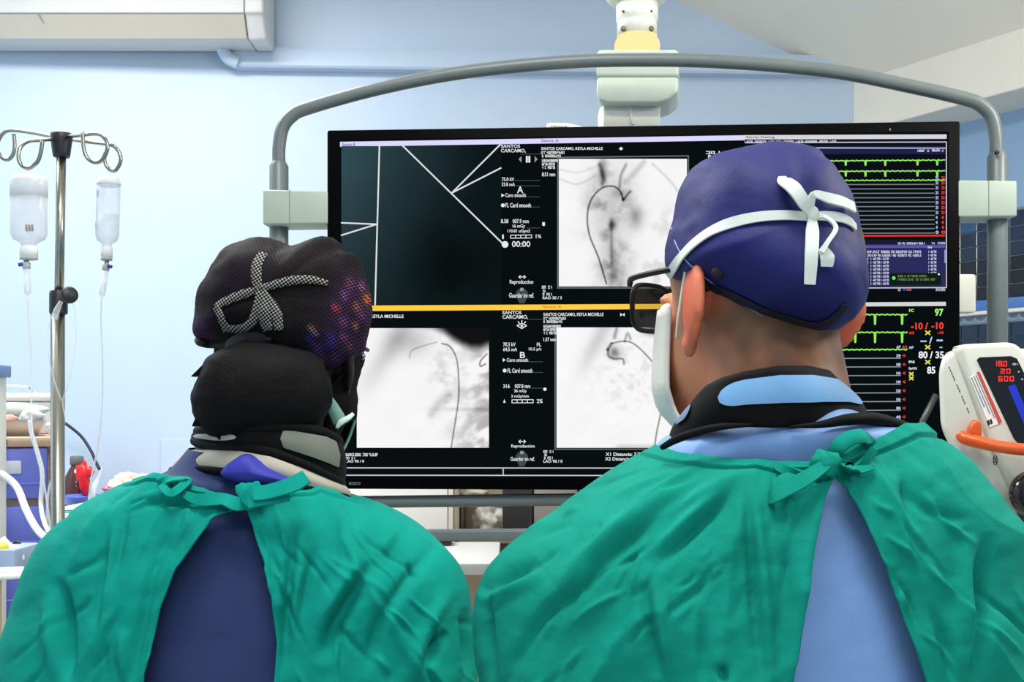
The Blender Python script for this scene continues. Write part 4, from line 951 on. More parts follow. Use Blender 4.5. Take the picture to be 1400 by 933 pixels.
MB().add(tube([J(1392, 690, .03), J(1405, 740, .03), J(1420, 800, .03)], .017, 14, 6)).obj('lower_arm', mat('gloss_black', (22, 20, 20)), inj)
sharp(MB().add(box((.82, 1.6, .06), (.90, 1.72, 1.42), .01)).obj('column', injw, inj))
sharp(MB().add(box((.66, 1.46, 0), (1.06, 1.86, .06), .012)).obj('base', injw, inj))
MB().add(tube([P(1280, 540, 1.7), P(1262, 575, 1.7), P(1240, 640, 1.7)], .005, 12, smooth=False)).obj('steel_rod', mat('dull_rod', (84, 88, 86), .45, .6), inj)
cabs = tag(MB().add(tube([P(1376, 715, 1.84), P(1384, 735, 1.84), P(1395, 752, 1.84), P(1400, 790, 1.84), P(1402, 860, 1.84)], .012, 12, 6)).obj('grey_hose', mat('grey_hose', (176, 176, 168), .5)), 'grey hose hanging under the injector by the green gown', 'hose')

# ------------------------------------------------------------------ people
def evaluated(o):
    dg = bpy.context.evaluated_depsgraph_get(); dg.update()
    me = bpy.data.meshes.new_from_object(o.evaluated_get(dg), depsgraph=dg)
    bpy.data.objects.remove(o); return me
def limb(a, b, ra, rb, seg=14):
    V, Fc = tube([a, b], [ra, rb], seg, smooth=False)
    g = MB(); g.add((V, Fc)); g.add(ellipsoid(a, (ra,) * 3, None, 14, 10)); g.add(ellipsoid(b, (rb,) * 3, None, 14, 10)); return g.v, g.f
def inflate(contour, Y, db, df, shear=0.0, n=6, rings=26, p=.9, ctr=None, wrinkle=None, pinch=None):
    cv = [P(x, y, Y) for x, y in contour]; cv = catmull(cv, n, True)
    c = sum(cv, Vector()) / len(cv) if ctr is None else P(ctr[0], ctr[1], Y)
    m = len(cv); V = []; Fc = []
    for k in range(rings + 1):
        b = math.pi * k / rings
        s = max(math.sin(b), 0) ** p; D = math.cos(b)
        for q in cv:
            v = c + (q - c) * s; v.y = Y - (db if D > 0 else df) * D
            v.y += shear * min(0, (v.z - c.z))
            if wrinkle:
                nn = (v - c).normalized(); v = v + nn * wrinkle(v) * s
            V.append(v)
    for k in range(rings):
        for j in range(m):
            a = k * m + j; b = k * m + (j + 1) % m
            Fc.append((a, b, b + m, a + m))
    return V, Fc
def px_of(V):
    A = np.array([tuple(v) for v in V]); return 700 + A[:, 0] / A[:, 1] * F, HZ - (A[:, 2] - CAMZ) / A[:, 1] * F
def bvh_of(V, Fc): return BVHTree.FromPolygons([Vector(v) for v in V], Fc)
def cast(bv, px, py, off=0.0):
    d = Vector(((px - 700) / F, 1, -(py - HZ) / F)).normalized(); o = Vector((0, 0, CAMZ))
    h, n, i, dist = bv.ray_cast(o, d)
    if h is None:
        h, n, i, dist = bv.find_nearest(o + d * 1.0)
    if n.dot(d) > 0: n = -n
    return h + n * off, n
def paint(o, cols):
    a = o.data.color_attributes.new('tint', 'FLOAT_COLOR', 'POINT'); n = len(o.data.vertices)
    c = np.clip(np.asarray(cols, float) / 255., 0, 1); lin = np.where(c <= .04045, c / 12.92, ((c + .055) / 1.055) ** 2.4)
    a.data.foreach_set('color', np.concatenate([lin, np.ones((n, 1))], 1).ravel())

def seg_dist_s(X, Y, pl):
    d = np.full(X.shape, 1e9); sp = np.zeros(X.shape); L = [math.hypot(b[0] - a[0], b[1] - a[1]) for a, b in zip(pl[:-1], pl[1:])]; tot = sum(L); acc = 0
    for ((x0, y0), (x1, y1)), l in zip(zip(pl[:-1], pl[1:]), L):
        t = np.clip(((X - x0) * (x1 - x0) + (Y - y0) * (y1 - y0)) / (l * l + 1e-9), 0, 1)
        q = np.hypot(X - x0 - t * (x1 - x0), Y - y0 - t * (y1 - y0)); m_ = q < d
        d = np.where(m_, q, d); sp = np.where(m_, (acc + t * l) / tot, sp); acc += l
    return d, sp
def small_creases(apex, x0, x1, y0, y1, n, seed):
    rs = random.Random(seed); out = []
    for i in range(n):
        x = rs.uniform(x0, x1); y = rs.uniform(y0, y1); dx, dy = x - apex[0], y - apex[1]; l = math.hypot(dx, dy) + 1
        dx, dy = dx / l + rs.uniform(-.5, .5), dy / l + rs.uniform(.0, .6); ll = rs.uniform(30, 95); k = rs.uniform(-12, 12)
        out.append(([(x - dx * ll / 2, y - dy * ll / 2), (x + k, y), (x + dx * ll / 2, y + dy * ll / 2)], rs.choice((-1, 1)) * rs.uniform(.0012, .0032), rs.uniform(2.5, 6)))
    return out
def loft_rows(rows, Yc, nt):
    """rows (xl,yl,xr,yr,db,df) pixel silhouette at depth Yc -> dense rows"""
    pts = [Vector((a[0], a[1], 0)) for a in rows]; r = catmull([(a[0], a[1], a[2]) for a in rows], nt); r2 = catmull([(a[3], a[4], a[5]) for a in rows], nt)
    return [(p.x, p.y, p.z, q.x, q.y, q.z) for p, q in zip(r, r2)]
def drape(rows, Yc, neck=None, opening=None, fade=2.2, nt=22, nb=110, nf=40, creases=(), nz=None, sup=2.4, inset=0.0, foldamp=.0, apex=None, seed=1, band=0):
    R_ = loft_rows(rows, Yc, nt); m = len(R_); cols = nb * 2 + nf
    pts = np.zeros((m, cols, 3)); backw = np.zeros((m, cols))
    e = 2.0 / sup
    for i, (xl, yl, db, xr, yr, df) in enumerate(R_):
        Xl = (xl - 700) / F * Yc + inset; Xr = (xr - 700) / F * Yc - inset
        zl = CAMZ - (yl - HZ) / F * Yc; zr_ = CAMZ - (yr - HZ) / F * Yc
        cx_ = (Xl + Xr) / 2; wd = (Xr - Xl) / 2; db -= inset; df -= inset
        f = max(0, 1 - i / (nt * fade)); f = f * f * (3 - 2 * f)
        Yb_ = Yc - db
        def X2a(X):
            c = max(-1, min(1, (X - cx_) / wd)); return math.acos(math.copysign(abs(c) ** (sup / 2), c))
        if opening:
            zmid = (zl + zr_) / 2 + (drape.dz[2] * f if neck and i else 0)
            pyb = HZ + (CAMZ - zmid) * F / Yb_
            xL = np.interp(pyb, [q[1] for q in opening[0]], [q[0] for q in opening[0]]); xR = np.interp(pyb, [q[1] for q in opening[1]], [q[0] for q in opening[1]])
            aL = X2a((xL - 700) / F * Yb_); aR = X2a((xR - 700) / F * Yb_)
        else: aL = aR = math.pi / 2
        al = np.concatenate([np.linspace(aR, 0, nb, endpoint=False), np.linspace(0, -math.pi, nf, endpoint=False), np.linspace(-math.pi, aL - 2 * math.pi, nb, endpoint=bool(opening))])
        ca, sa = np.cos(al), np.sin(al)
        x = cx_ + wd * np.sign(ca) * np.abs(ca) ** e
        y = np.where(sa > 0, Yc - db * np.abs(sa) ** e, Yc + df * np.abs(sa) ** e)
        z = zl + (zr_ - zl) * (1 + ca) / 2
        if neck:
            if i == 0:
                pyn = np.interp(700 + x / y * F, [q[0] for q in neck], [q[1] for q in neck])
                zt_ = CAMZ - (pyn - HZ) / F * y
                k0 = np.where(sa > 0, 1, np.maximum(0, 1 + sa * 1.2))
                d0 = np.where(sa > 0, zt_ - z, 0); drape.dz = (d0, al.copy(), float(d0[0]))
            dz = np.interp(-al, -drape.dz[1], drape.dz[0])
            z = z + dz * f
        pts[i, :, 0] = x; pts[i, :, 1] = y; pts[i, :, 2] = z; backw[i] = np.clip(sa * 2.5 + .6, 0, 1)
    # folds
    du = np.gradient(pts, axis=1); dv = np.gradient(pts, axis=0)
    N_ = np.cross(du, dv); N_ /= np.linalg.norm(N_, axis=2, keepdims=True) + 1e-9
    cen = np.array([0, Yc, 0]); out = pts - np.array([pts[:, :, 0].mean(), Yc, 0]); out[:, :, 2] = 0
    sg = np.sign((N_ * out).sum(2).mean()); N_ *= sg
    pxs = 700 + pts[:, :, 0] / pts[:, :, 1] * F; pys = HZ - (pts[:, :, 2] - CAMZ) / pts[:, :, 1] * F
    disp = np.zeros(pxs.shape)
    for cr in creases:
        pl, amp, wd = cr[:3]
        pl = smooth_pl(pl, 4) if len(pl) > 2 else pl
        d, sp = seg_dist_s(pxs, pys, pl)
        disp += 1.5 * amp * np.exp(-(d / wd) ** 2) * np.sin(np.pi * np.clip(sp, 0.0, 1.0)) ** 1.1
    disp = np.maximum(disp, -.015)
    if foldamp and apex:
        ang = np.arctan2(pxs - apex[0], np.maximum(pys - apex[1] + 120, 1)); dist = np.hypot(pxs - apex[0], pys - apex[1])
        n1 = fbm(ang * 300 + 2000, dist * .22 + 500, 85, seed, 2); n2 = fbm(ang * 420 + 900, dist * .25 + 900, 40, seed + 1, 2); n3 = fbm(pxs * .8 + pys * .5 + 3000, pys + 2000, 90, seed + 2, 3)
        rid = (1 - np.abs(2 * n1 - 1)) ** 4 - .3
        kk = np.clip(dist / 160, .25, 1)
        disp += foldamp * kk * (rid * .9 + (n2 - .5) * .35 + (n3 - .5) * 1.3)
        n4 = fbm(pxs + 4000, pys + 4000, 14, seed + 5, 2); disp += foldamp * .12 * (n4 - .5)
    if band:
        tt = (np.arange(m)[:, None] / nt) * np.ones((1, cols)); disp += .0022 * (tt < band) - .0016 * np.exp(-((tt - band - .05) / .06) ** 2)
        if opening:   # turned hems along the two free edges
            kx = np.minimum(np.abs(pxs - np.interp(pys, [q[1] for q in opening[0]], [q[0] for q in opening[0]])), np.abs(pxs - np.interp(pys, [q[1] for q in opening[1]], [q[0] for q in opening[1]])))
            disp += .0018 * (kx < 13) + .0025 * np.exp(-(kx / 3) ** 2)
    pts = pts + N_ * (disp * backw)[:, :, None]
    V = pts.reshape(-1, 3); Fc = []
    for i in range(m - 1):
        for j in range(cols - 1):
            a = i * cols + j; Fc.append((a, a + 1, a + cols + 1, a + cols))
        if not opening: Fc.append((i * cols + cols - 1, i * cols, (i + 1) * cols, (i + 1) * cols + cols - 1))
    return [tuple(v) for v in V], Fc

def neck_ring(top, bot, Yc, db, df, n=120, rows=10, thick=.006, puff=.004):
    """band round a neck; top/bot = pixel polylines of its rear edges from left to right"""
    xs = []; V = []; Fc = []; m = rows + 1
    def edge(pl, al):
        x0, x1 = pl[0][0], pl[-1][0]; cxp = (x0 + x1) / 2; w2 = (x1 - x0) / 2
        out = []
        for a in al:
            px = cxp + w2 * math.cos(a); py = np.interp(px, [q[0] for q in pl], [q[1] for q in pl]); X = (px - 700) / F * Yc
            y = Yc - db * math.sin(a) if math.sin(a) > 0 else Yc - df * math.sin(a)
            X = (px - 700) / F * (y if math.sin(a) > 0 else Yc)
            if math.sin(a) <= 0:
                t = (1 + math.cos(a)) / 2; py = pl[0][1] * (1 - t) + pl[-1][1] * t; z = CAMZ - (py - HZ) / F * Yc + .02 * math.sin(a)
            else: z = CAMZ - (py - HZ) / F * y
            out.append(Vector((X, y, z)))
        return out
    al = [2 * math.pi * i / n for i in range(n)]
    A = edge(top, al); B = edge(bot, al)
    for k in range(m):
        t = k / rows
        for a, b, q in zip(A, B, al):
            v = a.lerp(b, t); o = Vector((math.cos(q), -math.sin(q), 0)); v = v + o * puff * math.sin(math.pi * t); V.append(v)
    for k in range(rows):
        for j in range(n): Fc.append((k * n + j, k * n + (j + 1) % n, (k + 1) * n + (j + 1) % n, (k + 1) * n + j))
    return V, Fc, A, B
def ring_patch(A, B, a0, a1, t0, t1, off, n=50, rows=10, round_l=.12):
    k = len(A); V = []; Fc = []
    for i in range(n + 1):
        u = i / n; a = a0 + (a1 - a0) * u; q = a / (2 * math.pi) * k; j = int(q) % k; fr = q - int(q)
        pa = A[j].lerp(A[(j + 1) % k], fr); pb = B[j].lerp(B[(j + 1) % k], fr); o = Vector((math.cos(a), -math.sin(a), 0))
        e = min(u, 1 - u) / round_l; s = math.sqrt(max(0, 1 - (1 - min(1, e)) ** 2)) * .98 + .02
        for r_ in range(rows + 1):
            t = (t0 + t1) / 2 + (r_ / rows - .5) * (t1 - t0) * s
            V.append(pa.lerp(pb, t) + o * (off + .004 * math.sin(math.pi * t)))
    for i in range(n):
        for r_ in range(rows): a = i * (rows + 1) + r_; Fc.append((a, a + 1, a + rows + 2, a + rows + 1))
    return V, Fc

gown_g = mat('green_cotton', (10, 134, 117), .85, var=.09, vscale=18, bump=.25, bscale=900, spec=.12)
gown_w = mat('teal_green_cotton', (6, 138, 124), .85, var=.08, vscale=18, bump=.25, bscale=900, spec=.12)
skin_m = mat('skin', (200, 140, 110), .55, attr='tint', bump=.08, bscale=300, spec=.35)

def make_body(root, H, yaw, Yt_, cx_, zsh, wsh, s=1.0, hands_z=1.02, elat=.082):
    """one continuous figure: head on a neck, trunk, arms bent forward, legs"""
    cy, sy = math.cos(yaw), math.sin(yaw)
    M = Matrix(((cy, -sy, 0), (sy, cy, 0), (0, 0, 1)))          # local (right, forward, up) -> world, yaw to the left
    h = lambda a, b, c: H + M @ (Vector((a, b, c)) * s)
    g = MB()
    rad = lambda *r: tuple(x * s for x in r)
    g.add(ellipsoid(h(0, -.008, .035), rad(.075, .093, .088), M, 40, 28))
    g.add(ellipsoid(h(0, .030, -.03), rad(.063, .066, .088), M, 32, 24))
    g.add(ellipsoid(h(0, .048, -.078), rad(.048, .046, .034), M, 24, 18))
    g.add(ellipsoid(h(0, .100, -.02), rad(.012, .016, .026), M, 14, 10)); g.add(ellipsoid(h(0, .108, -.035), rad(.016, .013, .011), M, 14, 10))
    g.add(ellipsoid(h(0, .092, -.062), rad(.024, .010, .009), M, 14, 10)); g.add(ellipsoid(h(0, .086, .012), rad(.045, .012, .010), M, 14, 10))
    for q in (-1, 1):
        E = M @ Matrix.Rotation(math.radians(28 * q), 3, 'Z') @ Matrix.Rotation(math.radians(-5), 3, 'X')
        g.add(ellipsoid(h(q * elat, -.012, -.004), rad(.008, .022, .034), E, 18, 14)); g.add(ellipsoid(h(q * (elat + .006), -.026, .006), rad(.006, .014, .030), E, 16, 12)); g.add(ellipsoid(h(q * (elat - .003), -.004, -.036), rad(.007, .01, .012), E, 12, 10))
    nb_ = Vector((cx_, Yt_ - .01, zsh + .03))
    g.add(limb(h(0, -.018, -.03), nb_, .056 * s, .064 * s, 24)); g.add(limb(h(0, -.03, -.06), nb_ + Vector((0, -.02, 0)), .05 * s, .06 * s, 20))
    T = lambda a, b, c: Vector((cx_ + a, Yt_ + b, c))
    for z, rx, ry in ((zsh - .07, wsh * .62, .07), (zsh - .2, wsh * .72, .09), (zsh - .36, wsh * .62, .09), (.98, wsh * .64, .095)):
        g.add(ellipsoid(T(0, 0, z), (rx, ry, .14), None, 28, 18))
    for q in (-1, 1):
        S = T(q * wsh * .78, 0, zsh - .09); El = T(q * (wsh * .9), .02, zsh - .34); Wr = T(q * wsh * .45, .26, hands_z + .02)
        g.add(limb(T(q * .05, 0, zsh - .01), S, .045, .055)); g.add(limb(S, El, .05, .042)); g.add(limb(El, Wr, .04, .027))
        d = (Wr - El).normalized(); pm = Wr + d * .05; g.add(limb(Wr, pm, .026, .03)); sd = d.cross(Vector((0, 0, 1))).normalized()
        for i, ln_ in enumerate((.034, .042, .045, .04)):
            b0 = pm + sd * (i - 1.5) * .017 + d * .02; b1 = b0 + d * ln_ * .9 + Vector((0, 0, -.006)); b2 = b1 + d * ln_ * .5 + Vector((0, 0, -.022))
            g.add(limb(b0, b1, .0088, .0082, 8)); g.add(limb(b1, b2, .0082, .007, 8))
        t0 = Wr + d * .025 - sd * q * .022; t1 = t0 + d * .03 - sd * q * .022; g.add(limb(t0, t1, .011, .01, 8)); g.add(limb(t1, t1 + d * .028, .0095, .008, 8))
        hip = T(q * .09, 0, .92); kn = T(q * .1, .01, .5); an = T(q * .105, -.01, .09)
        g.add(limb(hip, kn, .082, .055)); g.add(limb(kn, an, .054, .036)); g.add(ellipsoid(T(q * .11, .05, .045), (.042, .12, .042), None, 16, 12))
    o = g.obj('body_source', None)
    md = o.modifiers.new('r', 'REMESH'); md.mode = 'VOXEL'; md.voxel_size = .0045; md.use_smooth_shade = True
    sm = o.modifiers.new('s', 'SMOOTH'); sm.factor = .5; sm.iterations = 3
    me = evaluated(o); me.name = 'body'
    b = link('body', me, skin_m, root)
    n = len(me.vertices); co = np.zeros(n * 3); me.vertices.foreach_get('co', co); co = co.reshape(-1, 3)
    loc = (co - np.array(H)) @ np.array(M) / s          # head coordinates
    return b, loc, M, h
def face_mask(name, h, M, s, m, root, straps=()):
    """moulded mask over nose and chin"""
    V = []; Fc = []; nu, nv = 30, 18
    for i in range(nv + 1):
        t = i / nv; up_ = .0 - .125 * t
        for j in range(nu + 1):
            a = math.radians(-78 + 156 * j / nu)
            k = math.sin(math.pi * min(1, .25 + t * .75)) if t > .4 else 1
            rx = .068 - .02 * max(0, t - .55) / .45; fy = .102 + .012 * math.sin(math.pi * t) - .06 * max(0, t - .7) / .3
            V.append(h(rx * math.sin(a), .012 + (fy - .012) * math.cos(a) ** .8 if math.cos(a) > 0 else .012, up_ + .006 * math.cos(3 * a) * t))
    for i in range(nv):
        for j in range(nu): a = i * (nu + 1) + j; Fc.append((a, a + 1, a + nu + 2, a + nu + 1))
    o = mesh_obj(name, V, Fc, m, root); mod_solidify(o, .0025, 0); return o
def bits(o, root, h, M, s):
    for q in (-1, 1):
        e = MB().add(ellipsoid(h(q * .031, .083, .0), (.0115 * s,) * 3, None, 16, 12)).obj('eye', mat('eye_white', (236, 234, 230), .2), root)
        MB().add(ellipsoid(h(q * .031, .0915, .0), (.0055 * s, .0055 * s, .0055 * s), None, 12, 8)).obj('iris', mat('eye_dark', (50, 34, 26), .2), e)
def legs_and_sleeves(root, Yt_, cx_, zsh, wsh, hands_z, gm, tm):
    T = lambda a, b, c: Vector((cx_ + a, Yt_ + b, c))
    for q in (-1, 1):
        MB().add(tube([T(q * wsh * .86, 0, zsh - .22), T(q * (wsh * .9), .03, zsh - .34), T(q * wsh * .66, .15, zsh - .36 + .5 * (hands_z - zsh + .36)), T(q * wsh * .46, .255, hands_z + .02)], [.07, .072, .055, .042], 20, 8)).obj('sleeve', gm, root)
        MB().add(tube([T(q * .09, 0, .9), T(q * .1, .01, .5), T(q * .105, -.005, .1)], [.1, .085, .07], 20, 6)).obj('trouser_leg', tm, root)
        MB().add(ellipsoid(T(q * .11, .05, .052), (.05, .135, .0515), None, 20, 14)).obj('shoe', blackp, root)

# ================================================================== the man on the right
YM = 1.0
man = thing('person', 'person in green gown over light blue apron with navy tie-back cap and glasses', 'person', (.26, .97, 0))
Hm = P(1036, 420, YM)
yaw = math.radians(29)
b, loc, Mm, hm = make_body(man, Hm, yaw, .975, .245, CAMZ - .055, .235, 1.07)
r_, f_, u_ = loc.T
sk = np.array([228, 156, 118.]); col = np.tile(sk, (len(loc), 1))
nzv = np.array([noise.noise(Vector(p) * 60) for p in loc]) if len(loc) < 4e5 else 0
ear = np.exp(-(((np.abs(r_) - .085) / .02) ** 2 + ((f_ + .015) / .03) ** 2 + (u_ / .045) ** 2)); col += ear[:, None] * np.array([-12, -66, -58.])
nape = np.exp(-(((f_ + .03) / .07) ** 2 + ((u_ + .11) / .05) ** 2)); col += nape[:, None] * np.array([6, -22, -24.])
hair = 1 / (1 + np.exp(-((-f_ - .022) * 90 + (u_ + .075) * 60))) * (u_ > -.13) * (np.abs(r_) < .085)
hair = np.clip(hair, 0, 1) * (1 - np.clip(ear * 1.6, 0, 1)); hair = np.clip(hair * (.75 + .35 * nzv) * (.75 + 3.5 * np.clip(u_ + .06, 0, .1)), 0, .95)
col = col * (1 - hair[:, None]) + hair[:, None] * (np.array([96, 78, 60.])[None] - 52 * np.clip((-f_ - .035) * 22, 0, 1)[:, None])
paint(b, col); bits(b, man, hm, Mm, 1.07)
# cap
capc = [(911, 372), (911, 338), (919, 305), (930, 268), (945, 238), (968, 218), (1000, 209), (1035, 206), (1062, 202), (1085, 206), (1112, 222), (1135, 246), (1153, 275), (1166, 305), (1170, 345), (1169, 385), (1160, 420), (1140, 446), (1110, 460), (1070, 461), (1030, 450), (990, 433), (955, 408), (930, 388)]
def wr(v):
    q = v * 26; return .003 * noise.fractal(q, .9, 2, 3) + .0014 * math.sin(v.z * 230 + 3 * noise.noise(v * 20)) * max(0, min(1, (v.z - 1.70) * 30))
V, Fc = inflate([(x - max(0, x - 1045) * .06, y) for x, y in capc], YM, .12, .115, .62, 6, 40, .84, (1045, 335), wr)
navy = mat('navy_cap_fabric', (24, 28, 92), .62, var=.18, vscale=26, bump=.3, bscale=90, spec=.25)
cap = mesh_obj('surgical_cap', V, Fc, navy, man)
bv = bvh_of(V, Fc)
def surf_ribbon(bv, pts, wpx, off=.0015, thick=.0014, Y=1.0, n=5):
    q = [cast(bv, x, y, off) for x, y in pts]
    ww = [w_ / F * Y for w_ in wpx] if isinstance(wpx, (list, tuple)) else wpx / F * Y
    return ribbon([a for a, _ in q], [c for _, c in q], ww, thick, n)
tie = mat('white_cotton_tie', (214, 222, 214), .8, bump=.2, bscale=600)
sharp(MB().add(surf_ribbon(bv, [(916, 376), (924, 364), (936, 349), (952, 333), (975, 317), (1005, 304), (1040, 297), (1075, 295), (1104, 297)], [13, 15, 16, 16, 16, 15, 14, 13, 12], Y=.93)).obj('cap_tie', tie, cap), 30)
sharp(MB().add(surf_ribbon(bv, [(1104, 297), (1125, 296), (1145, 298), (1158, 303), (1167, 312)], [10, 13, 13, 12, 11], Y=.93)).obj('cap_tie', tie, cap), 30)
def lift(bv, pts, wpx, offs, Y=.9, n=6):
    q = [cast(bv, x, y, o_) for (x, y), o_ in zip(pts, offs)]
    return ribbon([a for a, _ in q], [c for _, c in q], [w_ / F * Y for w_ in wpx], .0016, n)
sharp(MB().add(lift(bv, [(1106, 297), (1094, 284), (1080, 268), (1070, 254), (1068, 246)], [10, 18, 20, 18, 10], [.004, .012, .014, .008, .003])).obj('bow_loop', tie, cap), 30)
sharp(MB().add(lift(bv, [(1106, 296), (1103, 282), (1105, 274), (1122, 277), (1142, 283), (1160, 287)], [8, 10, 10, 15, 17, 16], [.004, .01, .013, .01, .008, .005])).obj('bow_loop', tie, cap), 30)
sharp(MB().add(lift(bv, [(1107, 297), (1108, 322), (1108, 350), (1106, 387)], [11, 18, 18, 15], [.004, .005, .004, .004])).obj('tie_end', tie, cap), 30)
sharp(MB().add(lift(bv, [(1108, 298), (1120, 307), (1132, 324), (1125, 340), (1118, 352)], [8, 7, 6, 6, 8], [.005, .009, .012, .011, .009])).obj('tie_end', tie, cap), 30)
sharp(MB().add(lift(bv, [(1121, 345), (1126, 356), (1127, 366)], [12, 20, 16], [.006, .007, .005])).obj('tie_end', tie, cap), 30)
c_, n_ = cast(bv, 1107, 296, .006)
MB().add(ellipsoid(c_, (.0055, .004, .007), None, 14, 10)).obj('knot', tie, cap)
# stitched seam and eyelet
q = [cast(bv, x, y, .0004)[0] for x, y in ((919, 312), (925, 335), (940, 358), (965, 380), (1000, 405), (1040, 430), (1075, 447))]
MB().add(tube(q, .0007, 6, 6)).obj('seam', mat('pale_stitch', (128, 136, 186), .8), cap)
c_, n_ = cast(bv, 983, 372, .001)
MB().add(ellipsoid(c_, (.006, .004, .006), None, 12, 8)).obj('tuck', mat('dark_navy', (8, 9, 26), .8), cap)
# mask, glasses
mask_w = mat('white_mask', (226, 222, 212), .75, var=.03, bump=.15, bscale=200)
face_mask('face_mask', hm, Mm, 1, mask_w, man)
MB().add(ribbon([hm(-.066, .03, -.028), hm(-.078, .012, -.012), hm(-.084, -.006, .03)], [hm(-1, 0, 0) - Hm] * 3, .003, .001)).obj('mask_strap', mask_w, man)
gl = mat('black_frame', (10, 10, 12), .45, spec=.2)
for q in (-1, 1):
    MB().add(tube([hm(q * .068, .098, .026), hm(q * .076, .08, .03), hm(q * .082, .02, .03), hm(q * .083, -.012, .028), hm(q * .08, -.03, .008)], .003, 8, 6)).obj('glasses_arm', gl, man)
    rim = [hm(q * .038 + .030 * math.copysign(abs(math.cos(t)) ** .7, math.cos(t)), .112 - 5 * (.030 * math.cos(t) * q + .030) ** 2, .006 + .022 * math.copysign(abs(math.sin(t)) ** .7, math.sin(t))) for t in [2 * math.pi * i / 20 for i in range(20)]]
    MB().add(tube(rim, .0026, 8, 2, True)).obj('glasses_rim', gl, man)
    mesh_obj('lens', rim, [tuple(range(20))], glassy('spectacle_lens', (60, 66, 70), .15, .05), man)
MB().add(tube([hm(-.006, .119, .012), hm(0, .122, .016), hm(.006, .119, .012)], .0024, 8, 4)).obj('glasses_bridge', gl, man)
# light blue apron under the gown
blue_ap = mat('light_blue_apron', (116, 154, 208), .6, var=.03, vscale=8, bump=.1, bscale=500)
rowsM = [(895, 612, .112, 1240, 583, .10), (850, 636, .122, 1290, 614, .115), (800, 669, .132, 1328, 648, .125), (742, 714, .142, 1360, 692, .13), (690, 758, .148, 1384, 740, .135), (657, 798, .152, 1399, 790, .14), (647, 860, .155, 1410, 856, .14), (654, 936, .155, 1416, 936, .14), (672, 1020, .152, 1400, 1020, .14), (730, 1130, .145, 1340, 1130, .14), (760, 1350, .145, 1310, 1350, .15), (730, 1650, .16, 1340, 1650, .16), (700, 2080, .17, 1370, 2080, .17)]
apr = [(965, 560, .088, 1150, 556, .08), (945, 583, .098, 1180, 574, .085), (905, 604, .106, 1225, 590, .095)] + [(a + 22, b_ + 14, c - .022, d - 22, e + 14, g - .02) for a, b_, c, d, e, g in rowsM[1:10]]
V, Fc = drape(apr, .97, None, None, nt=12, nb=80, nf=30, foldamp=.0035, apex=(1080, 560), seed=22)
ap = mesh_obj('apron', V, Fc, blue_ap, man)
# gown
openM = ([(1138, 560), (1138, 655), (1131, 668), (1119, 705), (1106, 780), (1092, 860), (1080, 935), (1074, 1000), (1066, 1300), (1060, 2600)],
         [(1142, 560), (1142, 655), (1158, 668), (1183, 716), (1213, 788), (1240, 860), (1266, 935), (1280, 1000), (1270, 1300), (1260, 2600)])
neckM = [(880, 606), (897, 611), (930, 618), (960, 622), (1000, 627), (1060, 632), (1100, 634), (1140, 628), (1165, 616), (1200, 600), (1235, 581), (1250, 584)]
cM = [([(1018, 664), (1024, 720), (1030, 794), (1040, 935)], -.006, 7), ([(1030, 666), (1036, 720), (1044, 800), (1052, 935)], .006, 9),
      ([(1010, 666), (950, 724), (893, 784)], -.006, 8), ([(1000, 662), (940, 712), (880, 765)], .006, 10), ([(977, 650), (890, 712), (815, 772), (760, 850), (731, 900)], -.007, 10), ([(960, 645), (880, 695), (800, 755), (745, 830)], .006, 12),
      ([(882, 794), (890, 860), (904, 935)], -.005, 8), ([(895, 790), (905, 860), (918, 935)], .005, 8), ([(960, 838), (962, 935)], -.004, 6), ([(655, 812), (700, 790), (737, 766)], -.007, 9), ([(655, 826), (700, 806), (745, 780)], .005, 9),
      ([(690, 935), (735, 850), (826, 772)], -.006, 9), ([(1000, 760), (940, 820), (900, 850)], -.004, 7), ([(985, 905), (992, 935)], -.007, 6),
      ([(1233, 644), (1240, 690), (1252, 730)], -.004, 7), ([(1346, 728), (1346, 800), (1338, 880), (1330, 935)], -.012, 9), ([(1322, 728), (1320, 800), (1314, 880)], .006, 12), ([(1275, 830), (1290, 880), (1300, 935)], -.006, 8), ([(1218, 660), (1270, 700), (1330, 715)], -.003, 8),
      ([(1050, 645), (1000, 655), (930, 690), (860, 730)], .005, 10), ([(1105, 665), (1085, 720), (1072, 800), (1060, 935)], -.004, 5), ([(668, 800), (664, 870), (672, 935)], -.008, 7)]
V, Fc = drape(rowsM, .97, neckM, openM, nt=26, nb=150, nf=40, creases=cM + small_creases((1080, 600), 640, 1420, 640, 960, 70, 5), foldamp=.008, apex=(1080, 600), seed=3, band=.42)
gn = mesh_obj('surgical_gown', V, Fc, gown_g, man); mod_solidify(gn, .0018, 1)
bvg = bvh_of(V, Fc)
def cloth_band(bv, pts, wpx, offs, Y=.86, n=8): return lift(bv, pts, wpx, offs, Y, n)
sharp(MB().add(cloth_band(bvg, [(1060, 640), (1090, 643), (1115, 642), (1136, 640), (1160, 632), (1190, 618)], [12, 18, 22, 20, 18, 12], [.002, .006, .01, .012, .008, .004])).obj('gown_tie', gown_g, gn), 30)
sharp(MB().add(cloth_band(bvg, [(1130, 645), (1112, 656), (1092, 667), (1072, 678), (1060, 683)], [12, 18, 22, 24, 20], [.012, .013, .011, .009, .006])).obj('gown_tie', gown_g, gn), 30)
sharp(MB().add(cloth_band(bvg, [(1140, 640), (1152, 648), (1172, 650), (1195, 642)], [14, 16, 14, 8], [.012, .01, .007, .004])).obj('gown_tie', gown_g, gn), 30)
